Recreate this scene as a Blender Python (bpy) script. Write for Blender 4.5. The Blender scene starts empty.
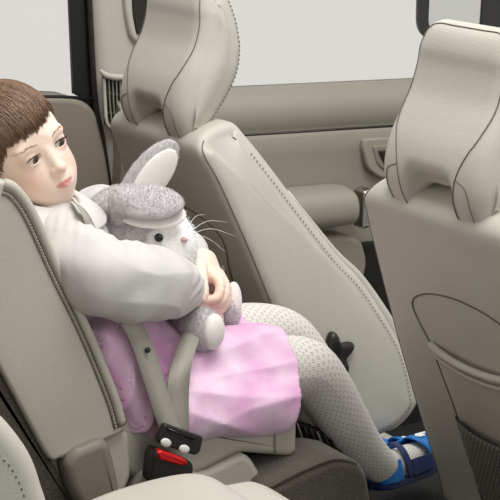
import bpy, math, random
import numpy as np
from math import sin, cos, pi, radians, sqrt, atan2
random.seed(7)
rng = np.random.default_rng(7)
scn = bpy.context.scene
COL = scn.collection
A = np.array
ORG = {}

# ------------------------------------------------------------------ materials
def srgb(c):
    return tuple((x/12.92 if x <= .04045 else ((x+.055)/1.055)**2.4) for x in [v/255 for v in c])
def newmat(name):
    m = bpy.data.materials.new(name); m.use_nodes = True
    nt = m.node_tree; return m, nt, nt.nodes['Principled BSDF']
def mat(name, rgb, rough=.5, bump=0, bscale=200, var=.06, vscale=8, metal=0, spec=.5, sheen=0, attr=None, sss=0):
    m, nt, b = newmat(name)
    b.inputs['Roughness'].default_value = rough
    b.inputs['Metallic'].default_value = metal
    b.inputs['Specular IOR Level'].default_value = spec
    if sheen:
        b.inputs['Sheen Weight'].default_value = sheen
        b.inputs['Sheen Roughness'].default_value = .5
    if sss:
        b.inputs['Subsurface Weight'].default_value = sss
        b.inputs['Subsurface Radius'].default_value = (.012, .005, .003)
        b.inputs['Subsurface Scale'].default_value = .5
    tc = nt.nodes.new('ShaderNodeTexCoord')
    nz = nt.nodes.new('ShaderNodeTexNoise'); nz.inputs['Scale'].default_value = vscale; nz.inputs['Detail'].default_value = 4
    nt.links.new(tc.outputs['Object'], nz.inputs['Vector'])
    mp = nt.nodes.new('ShaderNodeMapRange')
    mp.inputs['From Min'].default_value = .3; mp.inputs['From Max'].default_value = .7
    mp.inputs['To Min'].default_value = 1-var; mp.inputs['To Max'].default_value = 1+var
    nt.links.new(nz.outputs['Fac'], mp.inputs['Value'])
    mx = nt.nodes.new('ShaderNodeVectorMath'); mx.operation = 'SCALE'
    if attr:
        at = nt.nodes.new('ShaderNodeAttribute'); at.attribute_name = attr
        nt.links.new(at.outputs['Color'], mx.inputs[0])
    else:
        mx.inputs[0].default_value = srgb(rgb)
    nt.links.new(mp.outputs['Result'], mx.inputs['Scale'])
    nt.links.new(mx.outputs['Vector'], b.inputs['Base Color'])
    if bump:
        n2 = nt.nodes.new('ShaderNodeTexNoise'); n2.inputs['Scale'].default_value = bscale; n2.inputs['Detail'].default_value = 3
        nt.links.new(tc.outputs['Object'], n2.inputs['Vector'])
        bp = nt.nodes.new('ShaderNodeBump'); bp.inputs['Strength'].default_value = bump; bp.inputs['Distance'].default_value = .002
        nt.links.new(n2.outputs['Fac'], bp.inputs['Height'])
        nt.links.new(bp.outputs['Normal'], b.inputs['Normal'])
    return m

LEATHER = mat('pale grey leather', (193,189,177), .48, .22, 320, .03, 9)
LEATHER2 = mat('warm grey leather', (190,185,172), .5, .22, 320, .03, 9)
SEAM = mat('seam thread', (112,105,94), .8)
STITCH = mat('stitch thread', (214,209,198), .7)
DOORV = mat('taupe vinyl', (151,145,133), .55, .12, 260, .03, 6)
DOORD = mat('dark taupe vinyl', (140,131,118), .55, .12, 260, .03, 6)
PILLAR = mat('pillar plastic', (190,185,174), .6, .08, 400, .02, 6)
PLAST = mat('grey plastic', (136,130,118), .5, .08, 400, .03, 6)
BLACK = mat('black rubber', (20,19,17), .5, .1, 300, .1)
BLACKP = mat('black plastic', (38,35,31), .38, .1, 300, .08)
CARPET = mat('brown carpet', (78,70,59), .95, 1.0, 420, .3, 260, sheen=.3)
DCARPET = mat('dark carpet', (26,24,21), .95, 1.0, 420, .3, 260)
CHROME = mat('brushed chrome', (205,203,198), .25, metal=1)
NETM = mat('black netting', (44,42,40), .7)
SKIN = mat('skin', (0,0,0), .5, .05, 300, .02, 30, attr='Col', sss=.12, spec=.35)
HAIRM = mat('brown hair', (0,0,0), .42, 0, 1, .05, 60, attr='Col', spec=.4)
BLOUSE = mat('white cotton', (211,207,204), .85, .25, 500, .015, 12, sheen=.15)
FURM = mat('plush fur', (0,0,0), .9, 0, 1, .06, 60, attr='Col', sheen=.3, spec=.2)
SATIN = mat('white plush satin', (236,232,226), .7, .3, 350, .03, 40, sheen=.3)
BLUE = mat('blue sandal leather', (24,112,190), .45, .2, 300, .06, 20)
NAVY = mat('navy sandal strap', (26,44,92), .5, .2, 300, .06, 20)
WHITE = mat('white trim', (238,236,230), .6)
RED = mat('red plastic', (214,24,28), .35)
GLOSSB = mat('glossy black', (14,12,11), .12)

def pink_mat():
    m, nt, b = newmat('washed pink cotton')
    b.inputs['Roughness'].default_value = .85
    b.inputs['Sheen Weight'].default_value = .2
    tc = nt.nodes.new('ShaderNodeTexCoord')
    nz = nt.nodes.new('ShaderNodeTexNoise'); nz.inputs['Scale'].default_value = 16; nz.inputs['Detail'].default_value = 6
    nt.links.new(tc.outputs['Object'], nz.inputs['Vector'])
    cr = nt.nodes.new('ShaderNodeValToRGB')
    cr.color_ramp.elements[0].position = .36; cr.color_ramp.elements[0].color = srgb((224,172,209))+(1,)
    cr.color_ramp.elements[1].position = .7; cr.color_ramp.elements[1].color = srgb((240,212,231))+(1,)
    nt.links.new(nz.outputs['Fac'], cr.inputs['Fac'])
    nt.links.new(cr.outputs['Color'], b.inputs['Base Color'])
    n2 = nt.nodes.new('ShaderNodeTexNoise'); n2.inputs['Scale'].default_value = 600
    nt.links.new(tc.outputs['Object'], n2.inputs['Vector'])
    bp = nt.nodes.new('ShaderNodeBump'); bp.inputs['Strength'].default_value = .2; bp.inputs['Distance'].default_value = .002
    nt.links.new(n2.outputs['Fac'], bp.inputs['Height']); nt.links.new(bp.outputs['Normal'], b.inputs['Normal'])
    return m
PINK = pink_mat()

def uvmat(name, base, dark, su, sv, w, h, alt=True, rough=.85, bump=.4):
    """small woven pattern of marks on the UV layer: pairs of dashes in staggered rows"""
    m, nt, b = newmat(name); b.inputs['Roughness'].default_value = rough
    L = nt.links.new
    def M(op, a, c=None):
        n = nt.nodes.new('ShaderNodeMath'); n.operation = op
        for i, v in enumerate((a, c)):
            if v is None: continue
            if isinstance(v, (int, float)): n.inputs[i].default_value = v
            else: L(v, n.inputs[i])
        return n.outputs[0]
    uv = nt.nodes.new('ShaderNodeUVMap'); sp = nt.nodes.new('ShaderNodeSeparateXYZ'); L(uv.outputs['UV'], sp.inputs[0])
    v = M('MULTIPLY', sp.outputs[1], sv)
    row = M('FLOOR', v)
    u = M('ADD', M('MULTIPLY', sp.outputs[0], su), M('MULTIPLY', row, .5 if alt else 0))
    fu = M('ABSOLUTE', M('SUBTRACT', M('FRACT', u), .5)); fv = M('ABSOLUTE', M('SUBTRACT', M('FRACT', v), .5))
    # two short strokes side by side
    du = M('ABSOLUTE', M('SUBTRACT', fu, w*1.5))
    mk = M('MULTIPLY', M('LESS_THAN', du, w*.6), M('LESS_THAN', fv, h))
    mix = nt.nodes.new('ShaderNodeMix'); mix.data_type = 'RGBA'
    mix.inputs[6].default_value = srgb(base)+(1,); mix.inputs[7].default_value = srgb(dark)+(1,)
    L(mk, mix.inputs[0]); L(mix.outputs[2], b.inputs['Base Color'])
    bp = nt.nodes.new('ShaderNodeBump'); bp.inputs['Strength'].default_value = bump; bp.inputs['Distance'].default_value = .001
    L(M('SUBTRACT', 1, mk), bp.inputs['Height']); L(bp.outputs['Normal'], b.inputs['Normal'])
    return m
TIGHTS = uvmat('openwork white knit', (224,219,213), (164,158,150), 26, 150, .10, .28)
WEB = uvmat('seat belt webbing', (172,168,157), (154,150,138), 40, 300, .2, .5, False, .7, .3)

def eye_mat():
    m, nt, b = newmat('eye'); b.inputs['Roughness'].default_value = .12
    at = nt.nodes.new('ShaderNodeAttribute'); at.attribute_name = 'Col'
    nt.links.new(at.outputs['Color'], b.inputs['Base Color']); return m
EYE = eye_mat()
def glass_mat():
    m, nt, b = newmat('window glass')
    out = [n for n in nt.nodes if n.type == 'OUTPUT_MATERIAL'][0]
    tr = nt.nodes.new('ShaderNodeBsdfTransparent'); tr.inputs[0].default_value = (.99,.98,.965,1)
    gl = nt.nodes.new('ShaderNodeBsdfGlossy'); gl.inputs['Roughness'].default_value = .02
    fr = nt.nodes.new('ShaderNodeFresnel'); fr.inputs[0].default_value = 1.3
    mx = nt.nodes.new('ShaderNodeMixShader')
    nt.links.new(fr.outputs[0], mx.inputs[0]); nt.links.new(tr.outputs[0], mx.inputs[1]); nt.links.new(gl.outputs[0], mx.inputs[2])
    nt.links.new(mx.outputs[0], out.inputs[0]); return m
GLASS = glass_mat()

# ------------------------------------------------------------------ object helpers
def mesh_obj(name, V, F, material, parent=None, smooth=True, col=None, uv=None, label=None):
    V = np.asarray(V, float)
    org = ORG[parent.name] if parent is not None else A((0,0,0.))
    me = bpy.data.meshes.new(name)
    if isinstance(F, np.ndarray):
        n = len(F); k = F.shape[1]
        me.vertices.add(len(V)); me.vertices.foreach_set('co', (V-org).astype('f4').ravel())
        me.loops.add(n*k); me.loops.foreach_set('vertex_index', F.astype('i4').ravel())
        me.polygons.add(n); me.polygons.foreach_set('loop_start', np.arange(0, n*k, k, dtype='i4'))
        me.polygons.foreach_set('loop_total', np.full(n, k, 'i4'))
        me.update(calc_edges=True)
    else:
        me.from_pydata([tuple(v) for v in (V-org)], [], [tuple(int(i) for i in f) for f in F])
    if col is not None:
        at = me.color_attributes.new('Col', 'FLOAT_COLOR', 'POINT')
        c4 = np.ones((len(V), 4), 'f4'); c4[:, :3] = col
        at.data.foreach_set('color', c4.ravel())
    if uv is not None:
        ul = me.uv_layers.new(name='UVMap')
        vi = np.zeros(len(me.loops), 'i4'); me.loops.foreach_get('vertex_index', vi)
        ul.data.foreach_set('uv', np.asarray(uv, 'f4')[vi].ravel())
    me.materials.append(material)
    me.polygons.foreach_set('use_smooth', [smooth and p.loop_total <= 8 for p in me.polygons])
    me.update(); me.validate()
    o = bpy.data.objects.new(name, me); COL.objects.link(o)
    if parent is not None: o.parent = parent
    ORG[o.name] = org
    if label: o['label'] = label
    return o
def tag(o, label, cat=None, group=None, kind=None):
    o['label'] = label
    if cat: o['category'] = cat
    if group: o['group'] = group
    if kind: o['kind'] = kind
    return o
def thing(name, label, cat, loc, group=None, kind=None):
    o = bpy.data.objects.new(name, None); o.empty_display_size = .05; COL.objects.link(o)
    o.location = loc; ORG[o.name] = A(loc, float)
    return tag(o, label, cat, group, kind)
def dup(root, off, skip=()):
    r = root.copy(); COL.objects.link(r); r.location = [a+b for a, b in zip(root.location, off)]
    for ch in list(root.children):
        if any(ch.name.startswith(s) for s in skip): continue
        c = ch.copy(); COL.objects.link(c); c.parent = r
        for g in list(ch.children):
            d = g.copy(); COL.objects.link(d); d.parent = c
    return r

# ------------------------------------------------------------------ geometry helpers
def spl(P, n, closed=False):
    P = np.asarray(P, float); m = len(P)
    ts = np.linspace(0, m if closed else m-1, n, endpoint=not closed)
    out = []
    for t in ts:
        i = int(min(math.floor(t), (m if closed else m-1)-1e-9)); i = min(i, m-1 if closed else m-2); f = t-i
        if closed: a, b, c, d = P[(i-1)%m], P[i%m], P[(i+1)%m], P[(i+2)%m]
        else:
            b, c = P[i], P[i+1]
            a = P[i-1] if i > 0 else 2*b-c
            d = P[i+2] if i+2 < m else 2*c-b
        out.append(.5*((2*b)+(c-a)*f+(2*a-5*b+4*c-d)*f*f+(3*b-a-3*c+d)*f**3))
    return A(out)
def mix(a, b, t): return tuple(np.asarray(a)*(1-t)+np.asarray(b)*t)
def unit(v):
    v = np.asarray(v, float); return v/(np.linalg.norm(v)+1e-12)
def frames(P, up=None):
    n = len(P); T = np.gradient(P, axis=0); T = T/(np.linalg.norm(T, axis=1)[:, None]+1e-12)
    u = unit(np.cross(T[0], (0,0,1) if abs(T[0][2]) < .9 else (1,0,0))) if up is None else unit(up-T[0]*np.dot(up, T[0]))
    N = []
    for i in range(n):
        u = unit(u-T[i]*np.dot(u, T[i])); N.append(u)
    N = A(N); return T, N, np.cross(T, N)
def tube(P, r, n=8, up=None, flat=1.0):
    P = np.asarray(P, float); m = len(P); r = np.full(m, r) if np.isscalar(r) else np.interp(np.linspace(0,1,m), np.linspace(0,1,len(r)), r)
    T, N, B = frames(P, up)
    th = np.arange(n)*2*pi/n
    V = P[:, None, :]+r[:, None, None]*(np.cos(th)[None, :, None]*N[:, None, :]+flat*np.sin(th)[None, :, None]*B[:, None, :])
    V = V.reshape(-1, 3)
    F = [(i*n+j, i*n+(j+1)%n, (i+1)*n+(j+1)%n, (i+1)*n+j) for i in range(m-1) for j in range(n)]
    F += [tuple(range(n))[::-1], tuple((m-1)*n+j for j in range(n))]
    return V, F
def join(*parts):
    V = []; F = []; o = 0
    for v, f in parts:
        V.append(np.asarray(v)); F += [tuple(i+o for i in x) for x in f]; o += len(v)
    return np.concatenate(V), F
def ellm(c, r, M=None, nu=16, nv=10):
    V = [(0,0,1)]
    for i in range(1, nv):
        a = pi*i/nv
        for j in range(nu): V.append((sin(a)*cos(2*pi*j/nu), sin(a)*sin(2*pi*j/nu), cos(a)))
    V.append((0,0,-1)); V = A(V)*A(r)
    if M is not None: V = V@np.asarray(M)
    V = V+A(c); F = [(0, 1+j, 1+(j+1)%nu) for j in range(nu)]
    for i in range(nv-2):
        for j in range(nu): F.append((1+i*nu+j, 1+(i+1)*nu+j, 1+(i+1)*nu+(j+1)%nu, 1+i*nu+(j+1)%nu))
    b = len(V)-1; F += [(b, 1+(nv-2)*nu+(j+1)%nu, 1+(nv-2)*nu+j) for j in range(nu)]
    return V, F
def ribbon(P, W, th=.0016):
    """strap: centre points P, half-width vectors W (per point); solid, with uv"""
    P = np.asarray(P, float); W = np.asarray(W, float); m = len(P)
    if W.ndim == 1: W = np.tile(W, (m,1))
    T = np.gradient(P, axis=0); N = np.cross(T, W); N /= (np.linalg.norm(N, axis=1)[:, None]+1e-12)
    s = np.concatenate([[0], np.cumsum(np.linalg.norm(np.diff(P, axis=0), axis=1))])
    V = []; UV = []
    for i in range(m):
        for a, b in ((-1,1),(1,1),(1,-1),(-1,-1)):
            V.append(P[i]+a*W[i]+b*N[i]*th/2); UV.append(((a+1)/2*.25, s[i]))
    F = [(i*4+j, i*4+(j+1)%4, (i+1)*4+(j+1)%4, (i+1)*4+j) for i in range(m-1) for j in range(4)]+[(3,2,1,0), tuple((m-1)*4+j for j in range(4))]
    return A(V), F, A(UV)

class Slab:
    """solid whose side view in (x,z) is a closed outline and whose half-width may vary over it; edges rounded by r"""
    def __init__(s, prof, y0, W, r, nu=24, bulge=0.0, cap='flat'):
        s.cap = cap
        s.prof = prof if callable(prof) else (lambda u, p=np.asarray(prof, float): p)
        s.y0 = y0; s.W = W if callable(W) else (lambda P, w=W: np.full(len(P), w)); s.r = r; s.nu = nu; s.bulge = bulge
        p = s.prof(0); x, z = p[:,0], p[:,1]
        s.sg = 1 if np.sum(x*np.roll(z,-1)-np.roll(x,-1)*z) > 0 else -1
    def ring(s, u, out=0.0):
        P = s.prof(u); w = s.W(P); wm = w.mean(); e = (1-abs(u))*wm
        ins = s.r-sqrt(max(0, s.r**2-(s.r-e)**2)) if e < s.r else 0
        t = np.roll(P,-1,0)-np.roll(P,1,0); t /= (np.linalg.norm(t, axis=1)[:, None]+1e-12)
        nrm = np.stack([t[:,1], -t[:,0]], 1)*s.sg
        Q = P-nrm*(ins-out)
        y = s.y0+u*w+np.sign(u)*out*(1 if e < s.r else 0)
        return np.stack([Q[:,0], y, Q[:,1]], 1)
    def mesh(s):
        W0 = s.W(s.prof(0)).mean(); k = s.r/W0
        a = np.linspace(0, pi/2, 6)
        edge = 1-k*(1-np.sin(a))          # rounding samples
        inner = np.linspace(-(1-k), 1-k, s.nu)[1:-1]
        us = np.concatenate([-edge[::-1], inner, edge])
        R = [s.ring(u) for u in us]; n = len(R[0])
        first, last = R[0], R[-1]
        if s.cap in ('flat', 'ladder'):
            n = len(R[0]); V = list(np.concatenate(R)); m = len(R); F = []; flat = set()
            for i in range(m-1):
                for j in range(n):
                    q = (i*n+j, (i+1)*n+j, (i+1)*n+(j+1)%n, i*n+(j+1)%n); F.append(q if s.sg > 0 else q[::-1])
            for ring, base, sgn in ((R[0], 0, -1), (R[-1], (m-1)*n, 1)):
                if s.cap == 'flat':
                    q = tuple(base+j for j in range(n)); q = q if (s.sg > 0) == (sgn < 0) else q[::-1]
                    flat.add(len(F)); F.append(q); continue
                h = n//2; K = 8; rows = []
                rl = [np.linalg.norm(ring[i]-ring[n-1-i]) for i in range(h)]; rm = max(rl)
                for i in range(h):
                    a, b = ring[i], ring[n-1-i]; row = [base+i]
                    for k in range(1, K):
                        t = k/K; q = a+(b-a)*t
                        q[1] = s.y0+sgn*s.W(A([[q[0], q[2]]]))[0]+sgn*s.bulge*4*t*(1-t)*min(1, rl[i]/rm*1.2)
                        row.append(len(V)); V.append(q)
                    row.append(base+n-1-i); rows.append(row)
                for i in range(h-1):
                    for k in range(K):
                        q = (rows[i][k], rows[i+1][k], rows[i+1][k+1], rows[i][k+1]); F.append(q if (s.sg > 0) == (sgn < 0) else q[::-1])
            s.flat = flat; return A(V), F
        def caps(rg, sgn):
            c = rg.mean(0); out = []
            for f in (.93,.8,.6,.35):
                q = c+(rg-c)*f; q[:,1] = rg[:,1]*f+c[1]*(1-f)+sgn*s.bulge*(1-f*f); out.append(q)
            return out, c+A((0,sgn*s.bulge,0))
        c0, p0 = caps(first, -1); c1, p1 = caps(last, 1)
        R = c0[::-1]+R+c1
        V = np.concatenate(R+[p0[None], p1[None]]); m = len(R); F = []
        for i in range(m-1):
            for j in range(n):
                q = (i*n+j, (i+1)*n+j, (i+1)*n+(j+1)%n, i*n+(j+1)%n)
                F.append(q if s.sg > 0 else q[::-1])
        b0, b1 = m*n, m*n+1
        for j in range(n):
            t = (b0, j, (j+1)%n); F.append(t if s.sg > 0 else t[::-1])
            t = (b1, (m-1)*n+(j+1)%n, (m-1)*n+j); F.append(t if s.sg > 0 else t[::-1])
        return V, F
def rpoly(pts, r=.012, n=5):
    """closed outline with rounded corners, evenly subdivided"""
    P = [A(p, float) for p in pts]; m = len(P); out = []
    for i in range(m):
        a, b, c = P[i-1], P[i], P[(i+1)%m]
        d1 = unit(a-b); d2 = unit(c-b); l = min(r, .45*np.linalg.norm(a-b), .45*np.linalg.norm(c-b))
        s0, s1 = b+d1*l, b+d2*l
        for k in range(n+1):
            t = k/n; out.append((1-t)**2*s0+2*t*(1-t)*b+t*t*s1)
        e = P[(i+1)%m]; f0 = b+d2*l
        l2 = min(r, .45*np.linalg.norm(e-b)); f1 = e-d2*l2
        q = max(1, int(np.linalg.norm(f1-f0)/.03))
        for k in range(1, q): out.append(f0+(f1-f0)*k/q)
    res = [out[0]]
    for p in out[1:]:
        if np.linalg.norm(p-res[-1]) > 1e-5: res.append(p)
    if np.linalg.norm(res[0]-res[-1]) < 1e-5: res.pop()
    return A(res)
def xz(pts): return [(p[0], p[2]) for p in pts]
def each(name, meshes, m, parent):
    return [mesh_obj(name, *q[:2], m, parent) for q in meshes]
def dots(P, step, r, off=(0,0,0), elong=1.6):
    """a row of stitches along a line, as one mesh"""
    P = np.asarray(P, float)+A(off); s = np.concatenate([[0], np.cumsum(np.linalg.norm(np.diff(P, axis=0), axis=1))])
    out = []
    for d in np.arange(step/2, s[-1], step):
        c = A([np.interp(d, s, P[:,k]) for k in range(3)]); t = unit(A([np.interp(d+.002, s, P[:,k]) for k in range(3)])-c)
        if not np.any(t): continue
        b = unit(np.cross(t, (0,1,.1))); M = A([t, b, np.cross(t, b)])
        out.append(ellm(c, (r*elong, r, r), M, 6, 4))
    return join(*out)

# ------------------------------------------------------------------ signed distance modelling
class SDF:
    def __init__(s, lo, hi, h):
        s.lo = A(lo, float); s.h = h; s.n = np.ceil((A(hi)-s.lo)/h).astype(int)+1
        s.f = np.full(s.n, .2, 'f4')
        s.ax = [(s.lo[i]+h*np.arange(s.n[i])).astype('f4') for i in range(3)]
    def sub(s, lo, hi, pad):
        i0 = np.clip(np.floor((lo-pad-s.lo)/s.h).astype(int), 0, s.n); i1 = np.clip(np.ceil((hi+pad-s.lo)/s.h).astype(int)+1, 0, s.n)
        sl = tuple(slice(a, b) for a, b in zip(i0, i1))
        X, Y, Z = s.ax[0][sl[0]][:,None,None], s.ax[1][sl[1]][None,:,None], s.ax[2][sl[2]][None,None,:]
        return sl, X, Y, Z
    def add(s, pr, k=.0):
        fn, lo, hi = pr; sl, X, Y, Z = s.sub(lo, hi, k+3*s.h)
        if 0 in s.f[sl].shape: return s
        d = fn(X, Y, Z); a = s.f[sl]
        if k > 0:
            g = np.maximum(k-np.abs(a-d), 0)/k; s.f[sl] = np.minimum(a, d)-g*g*k*.25
        else: s.f[sl] = np.minimum(a, d)
        return s
    def cut(s, pr, k=.0):
        fn, lo, hi = pr; sl, X, Y, Z = s.sub(lo, hi, k+3*s.h)
        d = -fn(X, Y, Z); a = s.f[sl]
        if k > 0:
            g = np.maximum(k-np.abs(a-d), 0)/k; s.f[sl] = np.maximum(a, d)+g*g*k*.25
        else: s.f[sl] = np.maximum(a, d)
        return s
    def full(s): return s.ax[0][:,None,None], s.ax[1][None,:,None], s.ax[2][None,None,:]
    def mesh(s, smooth=1):
        V, F = nets(s.f, s.lo, s.h)
        for _ in range(smooth): V = lap(V, F, .5)
        return V, F
def ell(c, r, M=None):
    c = A(c, float); r = A(r, float); R = r.max()
    def fn(X, Y, Z):
        x, y, z = X-c[0], Y-c[1], Z-c[2]
        if M is not None:
            m = np.asarray(M, 'f4'); x, y, z = (m[i][0]*x+m[i][1]*y+m[i][2]*z for i in range(3))
        k0 = np.sqrt((x/r[0])**2+(y/r[1])**2+(z/r[2])**2); k1 = np.sqrt((x/r[0]**2)**2+(y/r[1]**2)**2+(z/r[2]**2)**2)
        return (k0*(k0-1)/(k1+1e-9)).astype('f4')
    return fn, c-R, c+R
def cap(a, b, ra, rb=None):
    a = A(a, float); b = A(b, float); rb = ra if rb is None else rb; ba = b-a; L2 = max(float(ba@ba), 1e-12)
    def fn(X, Y, Z):
        x, y, z = X-a[0], Y-a[1], Z-a[2]
        h = np.clip((x*ba[0]+y*ba[1]+z*ba[2])/L2, 0, 1)
        return (np.sqrt((x-ba[0]*h)**2+(y-ba[1]*h)**2+(z-ba[2]*h)**2)-(ra+(rb-ra)*h)).astype('f4')
    m = max(ra, rb); return fn, np.minimum(a, b)-m, np.maximum(a, b)+m
def chain(S, pts, rs, k):
    for i in range(len(pts)-1): S.add(cap(pts[i], pts[i+1], rs[i], rs[i+1]), k)
def nets(f, lo, h):
    s = f < 0
    cnt = np.zeros(tuple(np.array(f.shape)-1), 'i1')
    for i in (0,1):
        for j in (0,1):
            for k in (0,1):
                cnt += s[i:s.shape[0]-1+i, j:s.shape[1]-1+j, k:s.shape[2]-1+k]
    mix = (cnt > 0) & (cnt < 8); I = np.argwhere(mix); idx = np.full(mix.shape, -1, 'i4'); idx[mix] = np.arange(len(I))
    acc = np.zeros((len(I), 3)); num = np.zeros(len(I))
    cr = [A((i,j,k)) for i in (0,1) for j in (0,1) for k in (0,1)]
    val = {tuple(c): f[tuple((I+c).T)].astype(float) for c in cr}
    for c in cr:
        for ax in range(3):
            if c[ax] == 0:
                d = c.copy(); d[ax] = 1; a, b = val[tuple(c)], val[tuple(d)]
                x = (a < 0) != (b < 0); t = np.where(x, a/(a-b+1e-20*(a == b)), 0)
                p = np.tile(c.astype(float), (len(I),1)); p[:,ax] = t
                acc += p*x[:,None]; num += x
    V = lo+h*(I+acc/num[:,None])
    Q = []
    for ax in range(3):
        sl0 = [slice(1,-1)]*3; sl1 = [slice(1,-1)]*3; sl0[ax] = slice(0,-1); sl1[ax] = slice(1,None)
        a, b = s[tuple(sl0)], s[tuple(sl1)]; E = np.argwhere(a != b)
        off = A([1,1,1]); off[ax] = 0; E = E+off; fl = s[tuple(E.T)]
        u, v = (ax+1)%3, (ax+2)%3; eu = np.zeros(3, int); eu[u] = 1; ev = np.zeros(3, int); ev[v] = 1
        q = np.stack([idx[tuple((E-eu-ev).T)], idx[tuple((E-ev).T)], idx[tuple(E.T)], idx[tuple((E-eu).T)]], 1)
        q[~fl] = q[~fl][:, ::-1]; Q.append(q)
    return V, np.concatenate(Q)
def lap(V, F, w):
    acc = np.zeros_like(V); num = np.zeros(len(V))
    for i in range(F.shape[1]):
        a, b = F[:,i], F[:,(i+1)%F.shape[1]]
        for p, q in ((a,b),(b,a)):
            for d in range(3): acc[:,d] += np.bincount(p, V[q,d], len(V))
            num += np.bincount(p, minlength=len(V))
    return V+w*(acc/np.maximum(num,1)[:,None]-V)
def vnormals(V, F):
    n = np.cross(V[F[:,2]]-V[F[:,0]], V[F[:,3]]-V[F[:,1]]); out = np.zeros_like(V)
    for i in range(4):
        for d in range(3): out[:,d] += np.bincount(F[:,i], n[:,d], len(V))
    return out/(np.linalg.norm(out, axis=1)[:,None]+1e-12)
def fur(V, F, C, n, length, rad, droop=.35, mask=None, jitter=.6):
    """short plush tufts standing on the surface, merged with it"""
    fn = np.cross(V[F[:,2]]-V[F[:,0]], V[F[:,3]]-V[F[:,1]]); ar = np.linalg.norm(fn, axis=1); fc = V[F].mean(1)
    if mask is not None: ar = ar*mask(fc)
    pick = rng.choice(len(F), n, p=ar/ar.sum()); N = fn[pick]/np.linalg.norm(fn[pick], axis=1)[:,None]
    P = fc[pick]+rng.normal(0, .0006, (n,3)); c = C[F[pick,0]]*(1+rng.normal(0,.05,(n,1)))
    L = length(P)[:,None]*rng.uniform(.6,1.2,(n,1)) if callable(length) else length*rng.uniform(.6,1.2,(n,1))
    D = N+rng.normal(0, jitter*.5, (n,3)); D /= np.linalg.norm(D, axis=1)[:,None]
    mid = P+D*L*.55; tip = P+D*L+A((0,0,-1))*droop*L*.4
    t1 = np.cross(D, rng.normal(0,1,(n,3))); t1 /= np.linalg.norm(t1, axis=1)[:,None]; t2 = np.cross(D, t1)
    ring = lambda c0, r: [c0+r*(cos(a)*t1+sin(a)*t2) for a in (0,2*pi/3,4*pi/3)]
    b = ring(P-N*.0008, rad); m = ring(mid, rad*.8)
    VV = np.stack(b+m+[tip, tip+1e-6], 1).reshape(-1,3); o = len(V)+8*np.arange(n)[:,None]
    Q = np.concatenate([o+A([[i, (i+1)%3, 3+(i+1)%3, 3+i]]) for i in range(3)]+[o+A([[3+i, 3+(i+1)%3, 7, 6]]) for i in range(3)])
    CC = np.repeat(np.clip(c,0,1), 8, 0)
    return np.concatenate([V,VV]), np.concatenate([F,Q]), np.concatenate([C,CC])
def wob(P, s, seed=0):
    r = np.random.default_rng(seed); out = 0
    for k in range(5):
        d = r.normal(0,1,3)*s*(1+.4*k); out = out+np.sin(P@d+r.uniform(0,6.3))/(1+.5*k)
    return out/3

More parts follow.
